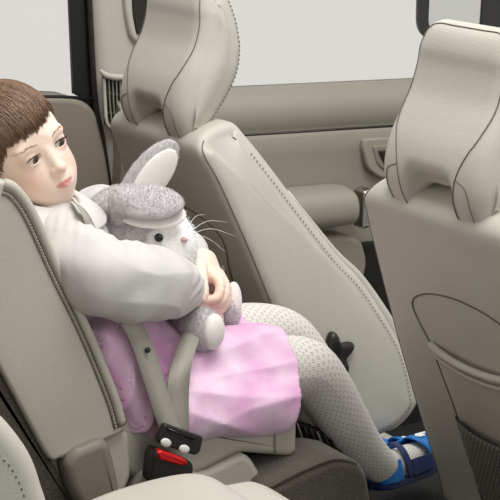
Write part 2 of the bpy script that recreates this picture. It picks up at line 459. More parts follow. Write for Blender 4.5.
# ================================================================== FRONT SEATS
def front_seat():
    t = thing('car_seat', 'far front car seat in pale grey leather, black recline knob on its side', 'car seat', (.1,.37,.12), 'front seats')
    rear = [(.142,.345),(.122,.40),(.083,.50),(.032,.63),(.005,.70),(-.022,.768),(-.047,.83),(-.064,.868)]
    top = [(-.060,.889),(-.042,.903),(-.012,.912),(.014,.911)]
    front = [(.034,.885),(.10,.79),(.18,.684),(.23,.63),(.286,.547),(.315,.49),(.333,.425),(.333,.389),(.30,.357),(.245,.342),(.19,.338)]
    base = spl(rear+top+front, 110, True)
    def prof(u):
        P = base.copy(); c = max(0, 1-(u/.72)**2)
        if abs(u) < .72:                       # front is hollowed between the bolsters
            k = int(len(P)*.5)
            fx = np.interp(P[:,1], [.33,.45,.7,.86,.92], [.075,.075,.06,.03,0])
            ctr = np.interp(P[:,1], [.34,.5,.7,.9], [.235,.19,.085,-.02])
            P[:,0] -= np.where(P[:,0] > ctr, fx*min(1, c*2.2), 0)
        return P
    Wf = lambda P: np.interp(P[:,1], [.33,.5,.63,.72,.82,.87,.91], [.232,.226,.215,.205,.188,.172,.150])
    S = Slab(prof, .37, Wf, .022, 28, .004, 'ladder')
    bk = mesh_obj('backrest', *S.mesh(), LEATHER, t)
    n = len(base); W0 = S.W(base).mean()
    def line(k, i0, i1, out, sgn=-1):          # runs round the edge at rounding fraction k
        return S.ring(sgn*(1-k*.022/W0), out)[i0:i1]
    nr = int(110*len(rear)/23)
    seams = [tube(line(.30, 0, nr+3, .0006, s), .0011, 5) for s in (-1,1)]
    sm = each('seam', seams, SEAM, bk)
    i0, i1 = int(110*12.3/23), int(110*21/23)
    st = []; rd = []
    for s in (-1,1):
        R = S.ring(s*(1-.012/W0), 0)[i0:i1]; c = S.ring(0)[:, ].mean(0)
        Q = S.ring(s*1.0, .0012)[i0:i1]
        N = np.stack([np.gradient(Q[:,2]), 0*Q[:,0], -np.gradient(Q[:,0])], 1); N /= np.linalg.norm(N, axis=1)[:,None]
        st.append(dots(Q-.004*N*1, .0078, .0011)); rd.append(tube(Q+.0035*N, .0011, 5))
    each('stitching', st, SEAM, bk)
    # pale bolsters swelling out of the front edge
    bl = []
    for s in (-1,1):
        q = S.ring(s*.9)[int(110*13/23):int(110*20.5/23)]
        bl.append(tube(q+A((.000,0,.0)), [.003,.008,.012,.014,.013,.006], 10))
    for q in bl: mesh_obj('side_bolster', *q, LEATHER, t)
    # cushion
    cu = Slab(rpoly([(.19,.20),(.52,.195),(.55,.18),(.54,.15),(.20,.15)], .02), .37, .235, .04, 18)
    mesh_obj('seat_cushion', *cu.mesh(), LEATHER, t)
    bs = Slab(rpoly([(.22,.17),(.50,.17),(.48,.122),(.24,.122)], .02), .37, .19, .01, 6)
    mesh_obj('seat_base', *bs.mesh(), BLACKP, t)
    # headrest
    hp = spl([(-.060,.882),(-.073,.908),(-.076,.94),(-.068,.975),(-.053,1.008),(-.037,1.04),(-.028,1.075),(-.026,1.10),(-.014,1.126),(.008,1.134),(.032,1.122),
              (.047,1.088),(.054,1.05),(.054,1.02),(.044,.98),(.02,.94),(.0,.915),(-.018,.893),(-.034,.878),(-.048,.874)], 80, True)
    def hprof(u):
        P = hp.copy(); a = max(0, 1-(abs(u)/.50)**6)
        k = np.clip((.955-P[:,1])/.07, 0, 1); P[:,1] += k*a*.042; P[:,0] += k*a*.012
        return P
    Wh = lambda P: np.interp(P[:,1], [.87,.92,1.0,1.07,1.14], [.112,.117,.115,.107,.096])
    H = Slab(hprof, .37, Wh, .030, 40, .006, 'ladder')
    hr = mesh_obj('headrest', *H.mesh(), LEATHER, t)
    # seam: over the top, down each side, then in under the lobe to the arch
    def hs(u, i, out=.0008):
        R = H.ring(u, out); i0 = int(i)%80; f = i-int(i); return R[i0]*(1-f)+R[(i0+1)%80]*f
    # index 0..: 4 per control point
    side = [(0.0,33),(.35,33),(.66,33),(.80,31.5),(.87,29),(.88,25),(.87,21),(.84,17.5),(.76,14),(.65,11),(.56,8),(.52,5),(.515,2.5),(.51,.5)]
    sl = []
    for s in (-1,1):
        us = spl(side, 60); sl.append(tube([hs(s*u, i) for u, i in us], .0008, 5))
    # short seam from the arch round the lobe
    for s in (-1,1):
        us = spl([(.58,8),(.74,7.0),(.80,4),(.80,0)], 20); sl.append(tube([hs(s*u, i, .0004) for u, i in us], .0007, 5))
    each('seam', sl, SEAM, hr)
    hst = []
    for s in (-1,1):
        q = H.ring(s*.93, .0008)[34:66]; hst.append(dots(q, .0075, .0012)); 
    each('stitching', hst, SEAM, hr)
    po = [tube([(-.02,.37+s*.045,.86),(-.01,.37+s*.045,.96)], .006, 10) for s in (-1,1)]
    for q in po: mesh_obj('headrest_post', *q, BLACKP, t)
    # back pocket: recessed panel line, gathered pocket, net
    def rearx(z): return np.interp(z, [.33,.345,.40,.50,.63,.70,.768,.83,.875], [.147,.142,.122,.083,.032,.005,-.022,-.047,-.066])
    def onback(pts, off): return [(rearx(z)-off, .37+y, z-off*.35) for y, z in pts]
    half = [(0,.752),(.05,.748),(.09,.738),(.117,.724),(.126,.706),(.119,.68),(.110,.655),(.104,.60),(.099,.52),(.097,.42),(.096,.345)]
    full = [(y,z) for y,z in spl([(-a,b) for a,b in half[::-1]]+half[1:], 90)]
    mesh_obj('panel_seam', *tube(onback(full, .0005), .0014, 5), SEAM, bk)
    # gathered pocket
    def sheet(z0, z1, w0, w1, bulge, nz=14, ny=26, th=.004, off=.002):
        V = []; F = []
        for k in range(2):
            for i in range(nz+1):
                z = z0+(z1-z0)*i/nz; w = w0+(w1-w0)*i/nz
                for j in range(ny+1):
                    a = -1+2*j/ny; b = bulge*(i/nz)**.7*(1-a*a)**.7
                    zz = z-.012*(1-a*a)*(i/nz)
                    V.append((rearx(zz)-off-b+(th if k else 0), .37+a*w, zz))
        m = (nz+1)*(ny+1)
        for i in range(nz):
            for j in range(ny):
                a = i*(ny+1)+j; F.append((a, a+1, a+ny+2, a+ny+1)); F.append((m+a, m+a+ny+1, m+a+ny+2, m+a+1))
        bd = [j for j in range(ny+1)]+[i*(ny+1)+ny for i in range(1,nz+1)]+[nz*(ny+1)+j for j in range(ny-1,-1,-1)]+[i*(ny+1) for i in range(nz-1,0,-1)]
        for i in range(len(bd)):
            a, b = bd[i], bd[(i+1)%len(bd)]; F.append((b, a, m+a, m+b))
        return V, F
    pk = mesh_obj('map_pocket', *sheet(.50,.655,.092,.104,.009), LEATHER2, t)
    hem = []
    for dz, r in ((0,.006),(-.014,.0035)):
        q = []
        for a in np.linspace(-1,1,30):
            z = .655+dz-.012*(1-a*a); q.append((rearx(z)-.004-.009*(1-a*a)**.7, .37+a*.103, z))
        hem.append(tube(q, r, 8))
    each('pocket_hem', hem, LEATHER2, pk)
    net = []
    V, F = sheet(.335,.540,.092,.093,.011, off=.010)
    nt = mesh_obj('pocket_net', V, F, BLACK, t)
    for sgn in (-1,1):
        for k in range(-20, 21):
            q = []
            for f in np.linspace(0,1,14):
                a = k/10+sgn*(f-.5)*1.6
                if abs(a) > .985: 
                    if len(q) > 1: break
                    q = []; continue
                z = .335+.205*f; w = .092; zz = z-.012*(1-a*a)*f
                q.append((rearx(zz)-.0118-.011*f**.7*(1-a*a)**.7, .37+a*w, zz))
            if len(q) > 2: net.append(tube(q, .00055, 4))
    mesh_obj('netting', *join(*net), mat('net cord', (160,154,143), .8), nt)
    # recline hand wheel
    ax = A((0.154,0.148,0.512)); V = []; n = 96; rings = []
    for y, s in ((0,.86),(-.004,.98),(-.010,1.0),(-.016,.95),(-.020,.80),(-.020,.42),(-.016,.36)):
        for j in range(n):
            a = 2*pi*j/n; lob = .5+.5*cos(5*(a-1.62)); r = s*(.0260+.0180*lob**1.2)
            if s < .5: r = s*.03
            V.append((ax[0]+r*cos(a), ax[1]+y, ax[2]+r*sin(a)))
    F = [(i*n+j, i*n+(j+1)%n, (i+1)*n+(j+1)%n, (i+1)*n+j) for i in range(6) for j in range(n)]+[tuple(range(n))[::-1], tuple(6*n+j for j in range(n))]
    kb = mesh_obj('recline_knob', V, F, BLACKP, t, label='black five-lobed recline knob')
    mesh_obj('knob_collar', *tube([ax+A((0,.05,0)), ax+A((0,-.001,0))], .017, 20), BLACKP, kb)
    return t
seat_far = front_seat()
seat_near = dup(seat_far, (.036,-.74,0), ('recline_knob',))
seat_near['label'] = 'near front car seat in pale grey leather, seen from behind with a net map pocket'

# ================================================================== CENTRE REAR SEAT WITH BOOSTER
cs = thing('child_booster_seat', 'grey leather centre rear seat with raised booster cushion, girl sitting on it', 'car seat', (-.35,0,.12))
pf = [(-.66,1.10),(-.60,1.02)] and xz([(-0.653,-0.17,1.011),(-0.613,-0.17,0.974),(-0.584,-0.17,0.952),(-0.565,-0.17,0.948),(-0.548,-0.17,0.937),(-0.525,-0.17,0.902),(-0.491,-0.17,0.822),(-0.449,-0.17,0.729),(-0.412,-0.17,0.633),(-0.399,-0.17,0.586)])
bkp = spl(pf, 44)
bkp = np.concatenate([bkp, A(xz([(-0.399,-0.17,0.575)]))])
rearl = A(xz([(-0.508,-0.17,0.552),(-0.518,-0.17,0.559),(-0.582,-0.17,0.695),(-0.659,-0.17,0.868),(-0.695,-0.17,0.951)]))
sl_ = np.concatenate([[0], np.cumsum(np.linalg.norm(np.diff(rearl, axis=0), axis=1))]); tt = np.concatenate([[0,.011], np.linspace(.03, sl_[-1], 43)])
outl = np.concatenate([bkp, np.stack([np.interp(tt, sl_, rearl[:,k]) for k in (0,1)], 1)])
CB = Slab(outl, 0, .172, .006, 14, 0, 'ladder')
cbk = mesh_obj('backrest', *CB.mesh(), LEATHER2, cs)
# front roll along the leading edge with double stitching
def edge(out, y, k0=14, k1=44, inn=0.0):
    Q = bkp[k0:k1]; T = np.gradient(Q, axis=0); T /= np.linalg.norm(T, axis=1)[:,None]; N = np.stack([T[:,1], -T[:,0]], 1)
    Q = Q-N*inn*(1 if N[len(N)//2,0] > 0 else -1)
    return np.stack([Q[:,0], np.full(len(Q), y), Q[:,1]], 1)
mesh_obj('seam', *join(tube(edge(0,-.1735,inn=.0115), .0011, 5), tube(edge(0,-.1735,inn=.0175), .0009, 5), tube([(-0.402,-0.173,0.578),(-0.455,-0.173,0.565),(-0.5,-0.173,0.556)], .0011, 5)), SEAM, cbk)
mesh_obj('stitching', *dots(edge(0,-.1738,inn=.0145), .005, .0011), LEATHER, cbk)
mesh_obj('edge_piping', *tube(edge(0,-.168,inn=.004), .0075, 8), LEATHER2, cbk)
bp = xz([(-0.589,-0.16,0.718),(-0.509,-0.16,0.556),(-0.457,-0.16,0.452),(-0.498,-0.16,0.431),(-0.644,-0.16,0.463),(-0.632,-0.16,0.755)])
mesh_obj('back_panel', *Slab(rpoly(bp, .01), 0, .163, .008, 8).mesh(), CARPET, cs, label='brown carpeted back panel')
# booster cushion
bc = xz([(-0.396,-0.15,0.592),(-0.333,-0.15,0.585),(-0.268,-0.15,0.589),(-0.184,-0.15,0.59),(-0.115,-0.15,0.584),(-0.099,-0.15,0.569),(-0.1,-0.15,0.481),(-0.111,-0.15,0.473),(-0.16,-0.15,0.487),(-0.201,-0.15,0.498),(-0.26,-0.15,0.481),(-0.351,-0.15,0.471),(-0.395,-0.15,0.51)])
bo = mesh_obj('booster_cushion', *Slab(rpoly(bc, .012), 0, .150, .012, 14, .002).mesh(), LEATHER2, cs)
pl_ = [(-0.269,-0.152,0.544),(-0.249,-0.152,0.553),(-0.202,-0.152,0.554),(-0.142,-0.152,0.554),(-0.102,-0.152,0.557)]
mesh_obj('seam', *join(tube(spl(pl_,30), .0012, 5), tube(spl([A(p)+A((.0,0,-.0085)) for p in pl_],30), .0009, 5), tube([(-0.143,-0.153,0.534),(-0.142,-0.153,0.482)], .0008, 5)), SEAM, bo)
sb = xz([(-0.369,-0.155,0.507),(-0.263,-0.155,0.48),(-0.199,-0.155,0.498),(-0.184,-0.155,0.489),(-0.149,-0.155,0.429),(-0.126,-0.155,0.347),(-0.402,-0.155,0.408)])
mesh_obj('seat_base', *Slab(rpoly(sb, .012), 0, .155, .01, 8).mesh(), LEATHER2, cs)
hc = xz([(-0.498,-0.18,0.549),(-0.485,-0.18,0.567),(-0.442,-0.18,0.576),(-0.43,-0.18,0.568),(-0.419,-0.18,0.525),(-0.411,-0.18,0.471),(-0.469,-0.18,0.469),(-0.49,-0.18,0.51)])
mesh_obj('hinge_cover', *Slab(rpoly(hc, .014), -.165, .022, .012, 6, .004).mesh(), PLAST, cs)
hb = xz([(-0.432,-0.16,0.58),(-0.405,-0.16,0.582),(-0.389,-0.16,0.569),(-0.386,-0.16,0.504),(-0.404,-0.16,0.47),(-0.435,-0.16,0.477)])
mesh_obj('side_bolster', *Slab(rpoly(hb, .012), -.15, .016, .010, 6, .003).mesh(), LEATHER2, cs)

# ================================================================== NEAR REAR SEAT
ns = thing('rear_car_seat', 'pale leather near rear seat in the bottom left corner, only backrest edge and cushion showing', 'car seat', (-.5,-.58,.12))
cu = xz([(-0.593,-0.37,0.555),(-0.567,-0.37,0.577),(-0.537,-0.37,0.585),(-0.501,-0.37,0.589),(-0.458,-0.37,0.591),(-0.419,-0.37,0.589),(-0.392,-0.37,0.581),(-0.374,-0.37,0.569),(-0.364,-0.37,0.562),(-0.35,-0.37,0.561),(-0.324,-0.37,0.559),(-0.301,-0.37,0.547),(-0.28,-0.37,0.53),(-0.263,-0.37,0.511),(-0.25,-0.37,0.475),(-0.26,-0.37,0.382),(-0.424,-0.37,0.392),(-0.568,-0.37,0.455)])
mesh_obj('seat_cushion', *Slab(spl(cu, 70, True), -.59, .225, .03, 14, .0).mesh(), LEATHER, ns)
br = xz([(-0.882,-0.66,0.905),(-0.836,-0.66,0.866),(-0.789,-0.66,0.817),(-0.768,-0.66,0.791),(-0.751,-0.66,0.762),(-0.74,-0.66,0.729),(-0.73,-0.66,0.676),(-0.74,-0.66,0.575),(-0.864,-0.66,0.606),(-0.925,-0.66,0.855)])
BR = Slab(spl(br, 70, True), -.54, .12, .022, 12)
mesh_obj('seat_base', *Slab(rpoly([(-.62,.12),(-.25,.12),(-.25,.46),(-.62,.46)], .02), -.56, .10, .01, 4).mesh(), BLACKP, ns)
nb = mesh_obj('backrest', *BR.mesh(), LEATHER, ns)
mesh_obj('stitching', *dots(A([(-0.804,-0.66,0.787),(-0.791,-0.66,0.771),(-0.78,-0.66,0.758),(-0.771,-0.66,0.74),(-0.763,-0.66,0.715)]), .008, .0012), SEAM, nb)

# ================================================================== BELT AND BUCKLE
bu = thing('seat_belt_buckle', 'dark grey seat belt buckle with red release button, below the pink skirt', 'buckle', (-0.337,-0.17,0.498))
bx = Slab(rpoly(xz([(-0.37,-0.185,0.543),(-0.363,-0.185,0.55),(-0.309,-0.185,0.521),(-0.306,-0.185,0.513),(-0.309,-0.185,0.493),(-0.337,-0.185,0.477),(-0.375,-0.185,0.503)]), .006), -.185, .016, .005, 6)
mesh_obj('buckle_housing', *bx.mesh(), BLACKP, bu)
rb = Slab(rpoly(xz([(-0.366,-0.203,0.547),(-0.36,-0.203,0.55),(-0.321,-0.203,0.529),(-0.317,-0.203,0.521),(-0.327,-0.203,0.52),(-0.362,-0.203,0.536)]), .004), -.196, .0075, .003, 6)
mesh_obj('release_button', *rb.mesh(), RED, bu, label='red release button')
sbelt = thing('seat_belt', 'grey seat belt running from the girl\'s shoulder down to the buckle at her hip', 'seat belt', (-0.336,-0.17,0.55))
def seg(pts, n): return spl(pts, n)
L1 = seg([(-0.427,-0.075,0.891),(-0.43,-0.125,0.877),(-0.408,-0.115,0.824),(-0.397,-0.135,0.777),(-0.387,-0.165,0.736),(-0.373,-0.172,0.701),(-0.359,-0.18,0.649),(-0.345,-0.184,0.598),(-0.329,-0.184,0.556)], 50)
wv = A((-0.32,-0.18,0.568))-A((-0.353,-0.188,0.568))
wa = unit(wv)*.0175
W1 = A([unit(A((.35,.85,-.25))*max(0,1-f*2.2)+A((.75,.25,.28))*(1-f)*min(1,f*2.2)+unit(wv)*f)*.0170 for f in np.linspace(0,1,50)])
V, F, UV = ribbon(L1, W1); mesh_obj('shoulder_strap', V, F, WEB, sbelt, uv=UV)
L2 = seg([(-0.254,-0.11,0.687),(-0.279,-0.134,0.67),(-0.31,-0.168,0.646),(-0.318,-0.176,0.608),(-0.319,-0.18,0.572),(-0.32,-0.181,0.551)], 30)
W2 = A([unit(A((.8,.1,.2))*(1-f)+unit(wv)*f)*(.0225-.0045*f) for f in np.linspace(0,1,30)])
V, F, UV = ribbon(L2, W2); mesh_obj('lap_strap', V, F, WEB, sbelt, uv=UV)
sd = A((-0.366,-0.179,0.69)); mesh_obj('belt_stud', *ellm(sd, (.0042,.003,.0042)), BLACKP, sbelt, label='dark stud on the shoulder strap')
tg = Slab(rpoly(xz([(-0.351,-0.193,0.584),(-0.345,-0.193,0.583),(-0.299,-0.193,0.559),(-0.289,-0.193,0.555),(-0.294,-0.193,0.533),(-0.302,-0.193,0.529),(-0.359,-0.193,0.557),(-0.362,-0.193,0.565)]), .005), -.192, .006, .003, 6)
tp = mesh_obj('belt_tongue', *tg.mesh(), BLACKP, sbelt, label='black belt tongue')
mesh_obj('tongue_slot', *tube([(-0.347,-0.2,0.578),(-0.306,-0.2,0.555)], .0016, 6), GLOSSB, tp)
dv = A((-0.312,-0.2,0.549))-A((-0.344,-0.2,0.566)); dv = unit(dv); uvv = unit(np.cross(dv,(0,-1,0)))
for c in ((-0.35,-0.199,0.558), (-0.321,-0.199,0.543)):
    mesh_obj('oval_mark', *ellm(c, (.0092,.0024,.0062), A([dv, (0,1,0), uvv])), WHITE, tp, label='white oval mark')
# strap edge lying on the collar
# ================================================================== CAR BODY (setting)
def struct(o, label, cat): return tag(o, label, cat, None, 'structure')
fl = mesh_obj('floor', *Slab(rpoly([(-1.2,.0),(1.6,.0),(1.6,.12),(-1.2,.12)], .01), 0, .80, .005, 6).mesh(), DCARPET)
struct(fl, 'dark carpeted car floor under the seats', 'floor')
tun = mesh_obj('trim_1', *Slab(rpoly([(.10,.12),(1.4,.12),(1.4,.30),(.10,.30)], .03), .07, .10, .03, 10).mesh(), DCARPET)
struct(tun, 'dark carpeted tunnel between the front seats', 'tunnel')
rw = mesh_obj('wall_rear_blocker', *Slab(rpoly([(-1.30,.0),(-1.22,.0),(-1.10,.95),(-.95,1.45),(-1.03,1.45),(-1.18,.95)], .03), 0, .80, .01, 6).mesh(), DOORD); struct(rw, 'unseen taupe inner tailgate, added to block light from the rear', 'car body')  # out of view; added to keep light from behind off the seat backs
# rear door and front door: inner faces
d2 = xz([(-0.406,0.75,0.927),(-0.057,0.75,0.889),(-0.016,0.75,0.884),(0.017,0.75,0.858),(0.036,0.75,0.779),(0.051,0.75,0.68),(0.07,0.75,0.416)])+[(.10,.12),(-.9,.12),(-.9,.9)]
rdo = mesh_obj('door_2', *Slab(rpoly(d2, .02), .80, .05, .012, 6).mesh(), DOORD)
struct(rdo, 'grey inner panel of the far rear door, behind the girl\'s head', 'door')
# door frame band, black
fb = xz([(-0.02,0.77,1.176),(-0.023,0.77,1.066),(-0.019,0.77,0.889),(-0.005,0.77,0.882),(0.01,0.77,0.856),(0.022,0.77,0.777),(0.039,0.77,0.667),(0.066,0.77,0.473),(0.097,0.77,0.468),(0.065,0.77,0.664),(0.045,0.77,0.814),(0.029,0.77,0.873),(0.021,0.77,1.064),(0.021,0.77,1.175)])
tb = mesh_obj('trim_2', *Slab(A(fb), .776, .006, .002, 4).mesh(), BLACK, smooth=False)
struct(tb, 'black rubber door frame strip beside the pillar', 'door seal')
mesh_obj('seal_lip', *tube(spl(A([(0.012,0.762,1.139),(0.013,0.762,1.065),(0.021,0.762,0.875),(0.036,0.762,0.797),(0.055,0.762,0.667)]), 30), .006, 8), BLACKP, tb)
mesh_obj('sill_strip', *tube([(-0.404,0.757,0.92),(-0.054,0.757,0.888),(0.016,0.757,0.878)], .004, 6), BLACK, tb)
# B pillar
pp = xz([(0.019,0.76,1.212),(0.016,0.76,1.065),(0.022,0.76,0.894),(0.039,0.76,0.777),(0.052,0.76,0.668),(0.097,0.76,0.409)])+[(.16,.12),(.34,.12),(.30,.60)]+xz([(0.225,0.76,0.779),(0.171,0.76,0.941),(0.151,0.76,1.057),(0.147,0.76,1.208)])
pil = mesh_obj('wall_pillar', *Slab(rpoly(pp, .03), .79, .045, .022, 8, .006).mesh(), PILLAR)
struct(pil, 'pale trimmed pillar between the two far doors', 'pillar')
mesh_obj('pillar_seam', *tube(spl(A([(0.045,0.74,0.729),(0.059,0.738,0.726),(0.076,0.738,0.724),(0.098,0.738,0.724)]), 12), .0016, 5), SEAM, pil)
guide = Slab(rpoly(xz([(0.07,0.74,1.138),(0.074,0.74,1.045),(0.084,0.74,0.995),(0.103,0.74,0.975),(0.129,0.74,0.985),(0.143,0.74,1.041),(0.144,0.74,1.135)]), .02), .742, .010, .006, 6)
gd = mesh_obj('belt_guide', *guide.mesh(), PILLAR, pil)
mesh_obj('guide_slot', *Slab(rpoly(xz([(0.085,0.73,1.119),(0.088,0.73,1.035),(0.096,0.73,0.995),(0.113,0.73,1.006),(0.125,0.73,1.118)]), .01), .734, .006, .003, 4).mesh(), BLACKP, gd)
av = thing('air_vent', 'upright air vent with thin slats on the far pillar beside the headrest', 'air vent', (0.048,0.74,0.876))
fr_ = [(0.033,0.738,0.923),(0.034,0.738,0.877),(0.037,0.738,0.831)]
mesh_obj('vent_housing', *Slab(rpoly(xz([(0.029,0.738,0.927),(0.071,0.738,0.913),(0.082,0.738,0.812),(0.031,0.738,0.828)]), .006), .741, .008, .003, 4).mesh(), BLACK, av)
mesh_obj('vent_hood', *tube(spl(A([(0.016,0.728,0.937),(0.026,0.724,0.927),(0.043,0.724,0.922),(0.065,0.726,0.92),(0.084,0.73,0.924)]), 20), [.003,.006,.0065,.006,.004], 8), PILLAR, av)
mesh_obj('vent_frame', *tube(spl(A([(0.025,0.73,0.921),(0.026,0.73,0.879),(0.028,0.728,0.837),(0.042,0.73,0.824),(0.07,0.732,0.817)]), 20), .0035, 8), PILLAR, av)
for i in range(5):
    t_ = i/4
    mesh_obj('vent_slat', *ribbon([mix((0.034,0.73,0.917),(0.065,0.73,0.914),t_),mix((0.035,0.73,0.875),(0.066,0.73,0.872),t_),mix((0.039,0.73,0.828),(0.069,0.73,0.826),t_)], A((.0006,.004,0)), .0022)[:2], PLAST, av, smooth=False)
for q in ([(0.032,0.734,0.892),(0.072,0.734,0.883)], [(0.032,0.734,0.855),(0.072,0.734,0.846)]): mesh_obj('vent_bar', *tube(q, .0016, 6), PLAST, av)
# front door
X0, X1 = .05, 1.35
def dz(x): return -.040*(x-.316)
def doorprof(pr):                           # list of (y,z at x=.316); extruded along x following the beltline slope
    n = len(pr); xs = np.linspace(X0, X1, 14); V = []
    for x in xs: V += [(x, y, z+(dz(x) if z > .3 else 0)) for y, z in pr]
    F = [(i*n+j, (i+1)*n+j, (i+1)*n+(j+1)%n, i*n+(j+1)%n) for i in range(13) for j in range(n)]
    F += [tuple(range(n)), tuple(13*n+j for j in range(n))[::-1]]
    return V, F
back = [(.84,.12),(.84,.86)]
pr = [(.80,.872),(.76,.872),(.735,.866),(.716,.853),(.708,.834),(.708,.815),(.714,.795),(.720,.787),(.716,.783),(.712,.775),(.715,.74),(.722,.70),(.724,.66),(.724,.56),(.722,.50),(.715,.40),(.715,.20),(.72,.12)]
fd = mesh_obj('door_1', *doorprof(pr[::1]+back), DOORV); struct(fd, 'taupe inner panel of the far front door with armrest and pull handle', 'door')
mesh_obj('panel_seam', *tube([(x,.7185,.786+dz(x)) for x in (X0,X1)], .003, 6), BLACKP, fd)
# armrest
ar = spl(A([(.724,.674),(.69,.676),(.655,.670),(.638,.655),(.634,.632),(.640,.611),(.66,.598),(.70,.592),(.724,.592)]), 26)
xe = (0.548,0.64,0.628)[0]; V = []; xs = [X0, .1,.3, xe-.03, xe-.012, xe-.003, xe]; sc_ = [1,1,1,1,.985,.95,.88]; n = len(ar); c = ar.mean(0)
for x, s in zip(xs, sc_): V += [(x, c[0]+(q[0]-c[0])*s, c[1]+(q[1]-c[1])*s+dz(x)) for q in ar]
F = [(i*n+j, (i+1)*n+j, (i+1)*n+(j+1)%n, i*n+(j+1)%n) for i in range(len(xs)-1) for j in range(n)]+[tuple(range(n)), tuple((len(xs)-1)*n+j for j in range(n))[::-1]]
mesh_obj('armrest', V, F, DOORV, fd)
mesh_obj('armrest_trim', *Slab(rpoly(xz([(0.563,0.66,0.659),(0.585,0.66,0.663),(0.58,0.66,0.582),(0.562,0.66,0.58)]), .006), .665, .02, .005, 4).mesh(), CHROME, fd, label='brushed metal trim at the armrest end')
mesh_obj('door_pocket', *Slab(rpoly(xz([(0.338,0.68,0.583),(0.542,0.68,0.566),(0.579,0.68,0.553),(0.595,0.68,0.5),(0.557,0.68,0.359),(0.338,0.68,0.393)]), .02), .70, .03, .012, 6).mesh(), DOORD, fd)
bz = rpoly(xz([(0.599,0.7,0.755),(0.694,0.7,0.75),(0.697,0.7,0.663),(0.646,0.7,0.666),(0.613,0.7,0.689),(0.597,0.7,0.736)]), .014)
mesh_obj('dark_gap_sheet', *Slab(rpoly(xz([(0.552,0.69,0.503),(0.579,0.69,0.534),(0.616,0.69,0.536),(0.766,0.69,0.523),(0.781,0.69,0.026),(0.443,0.69,0.091),(0.44,0.69,0.374)]), .01), .70, .012, .004, 4).mesh(), DCARPET, fd, label='dark sheet standing in for the shaded gap at the door bottom')  # dark sheet added in place of the shaded gap and floor below the door
hb_ = mesh_obj('handle_bezel', *Slab(bz, .708, .008, .005, 6).mesh(), DOORV, fd)
mesh_obj('handle_recess', *Slab(rpoly(xz([(0.618,0.698,0.739),(0.698,0.698,0.735),(0.7,0.698,0.676),(0.654,0.698,0.681),(0.631,0.698,0.7)]), .008), .702, .006, .003, 4).mesh(), DOORD, hb_)
mesh_obj('door_handle', *Slab(rpoly(xz([(0.63,0.69,0.728),(0.693,0.69,0.726),(0.694,0.69,0.686),(0.653,0.69,0.69)]), .006), .695, .006, .003, 4).mesh(), BLACKP, hb_)
# door glass
def pane(name, x0, x1, z0, z1, y0, y1, label):
    V = [(x0,y0,z0),(x1,y0,z0),(x1,y1,z1),(x0,y1,z1)]; V += [(a,b+.004,c) for a,b,c in V]
    o = mesh_obj(name, V, [(0,1,2,3),(7,6,5,4),(0,4,5,1),(1,5,6,2),(2,6,7,3),(3,7,4,0)], GLASS, smooth=False); return struct(o, label, 'window')
pane('window_1', .20, 1.35, .84, 1.35, .79, .74, 'clear side window of the far front door')
pane('window_2', -.9, .0, .86, 1.35, .80, .76, 'clear side window of the far rear door')
# outside mirror
mi = thing('wing_mirror', 'black-rimmed wing mirror outside the far front window', 'mirror', (1.034,0.99,0.874))
mth = radians(-68); mc_ = A((1.056,0.98,1.001))
def mirror_place(q):
    V, F = q; V = np.asarray(V); c, s_ = cos(mth), sin(mth)
    return np.stack([mc_[0]+V[:,0]*c-V[:,1]*s_, mc_[1]+V[:,0]*s_+V[:,1]*c, mc_[2]+V[:,2]], 1), F
def rrect(a, b, r): return rpoly([(-a,-b),(a,-b),(a,b),(-a,b)], r, 8)
HSG = Slab(rrect(.128,.112,.05), .028, .032, .020, 6)
mesh_obj('mirror_housing', *mirror_place(HSG.mesh()), GLOSSB, mi)
mgl = rpoly([(-.082,-.090),(.052,-.090),(.060,.09),(-.078,.09)], .03, 8)
mesh_obj('mirror_glass', *mirror_place(Slab(mgl, -.006, .003, .001, 4).mesh()), mat('mirror glass', (225,226,224), .03, metal=1, var=0), mi)
mesh_obj('mirror_arm', *tube([mc_+A((.10,-.02,-.06)), mc_+A((.16,-.08,-.12)), mc_+A((.20,-.20,-.16))], .025, 10), GLOSSB, mi)
# console block with carpet, ribbed tray
fc = thing('floor_console', 'low brown carpeted console block on the floor in front of the booster', 'console', (-.0,-.1,.12))
cp = xz([(-0.187,-0.2,0.458),(-0.128,-0.2,0.474),(-0.069,-0.2,0.484),(-0.027,-0.2,0.47),(-0.011,-0.2,0.444),(-0.004,-0.2,0.401),(0.003,-0.2,0.327),(-0.2,-0.2,0.348)])
fk_ = mesh_obj('console_body', *Slab(rpoly(cp, .012), -.15, .06, .014, 8, .003).mesh(), CARPET, fc)
mesh_obj('console_piping', *tube(spl(A([(-0.189,-0.206,0.459),(-0.132,-0.206,0.474),(-0.073,-0.206,0.482),(-0.033,-0.206,0.468)]), 20), .0022, 6), CARPET, fk_)
tr_ = thing('ribbed_tray', 'black ribbed plastic tray between booster and carpeted console', 'tray', (-0.019,-0.03,0.397))
mesh_obj('tray_bracket', *Slab(rpoly([(-.10,.12),(-.02,.12),(-.02,.44),(-.10,.44)], .01), .0, .05, .005, 4).mesh(), BLACK, tr_)
mesh_obj('tray_base', *Slab(rpoly(xz([(-0.081,-0.08,0.425),(-0.063,-0.08,0.503),(-0.015,-0.08,0.48),(0.034,-0.08,0.438),(0.046,-0.08,0.392)]), .006), -.03, .05, .006, 6).mesh(), BLACK, tr_)
for i in range(7):
    f = i/6; a = A(mix((-0.06,-0.082,0.495),(0.014,-0.082,0.454),f)); b = A(mix((-0.045,-0.082,0.458),(0.029,-0.082,0.427),f))
    mesh_obj('tray_rib', *tube([a+A((0,-.002,.004)), b+A((0,-.002,.0))], .0016, 6), BLACKP if i % 3 else PLAST, tr_)

# ================================================================== GIRL
girl = thing('person', 'seated girl in white blouse, pink skirt and white tights, hugging a toy rabbit', 'person', (-.30,0,.50))
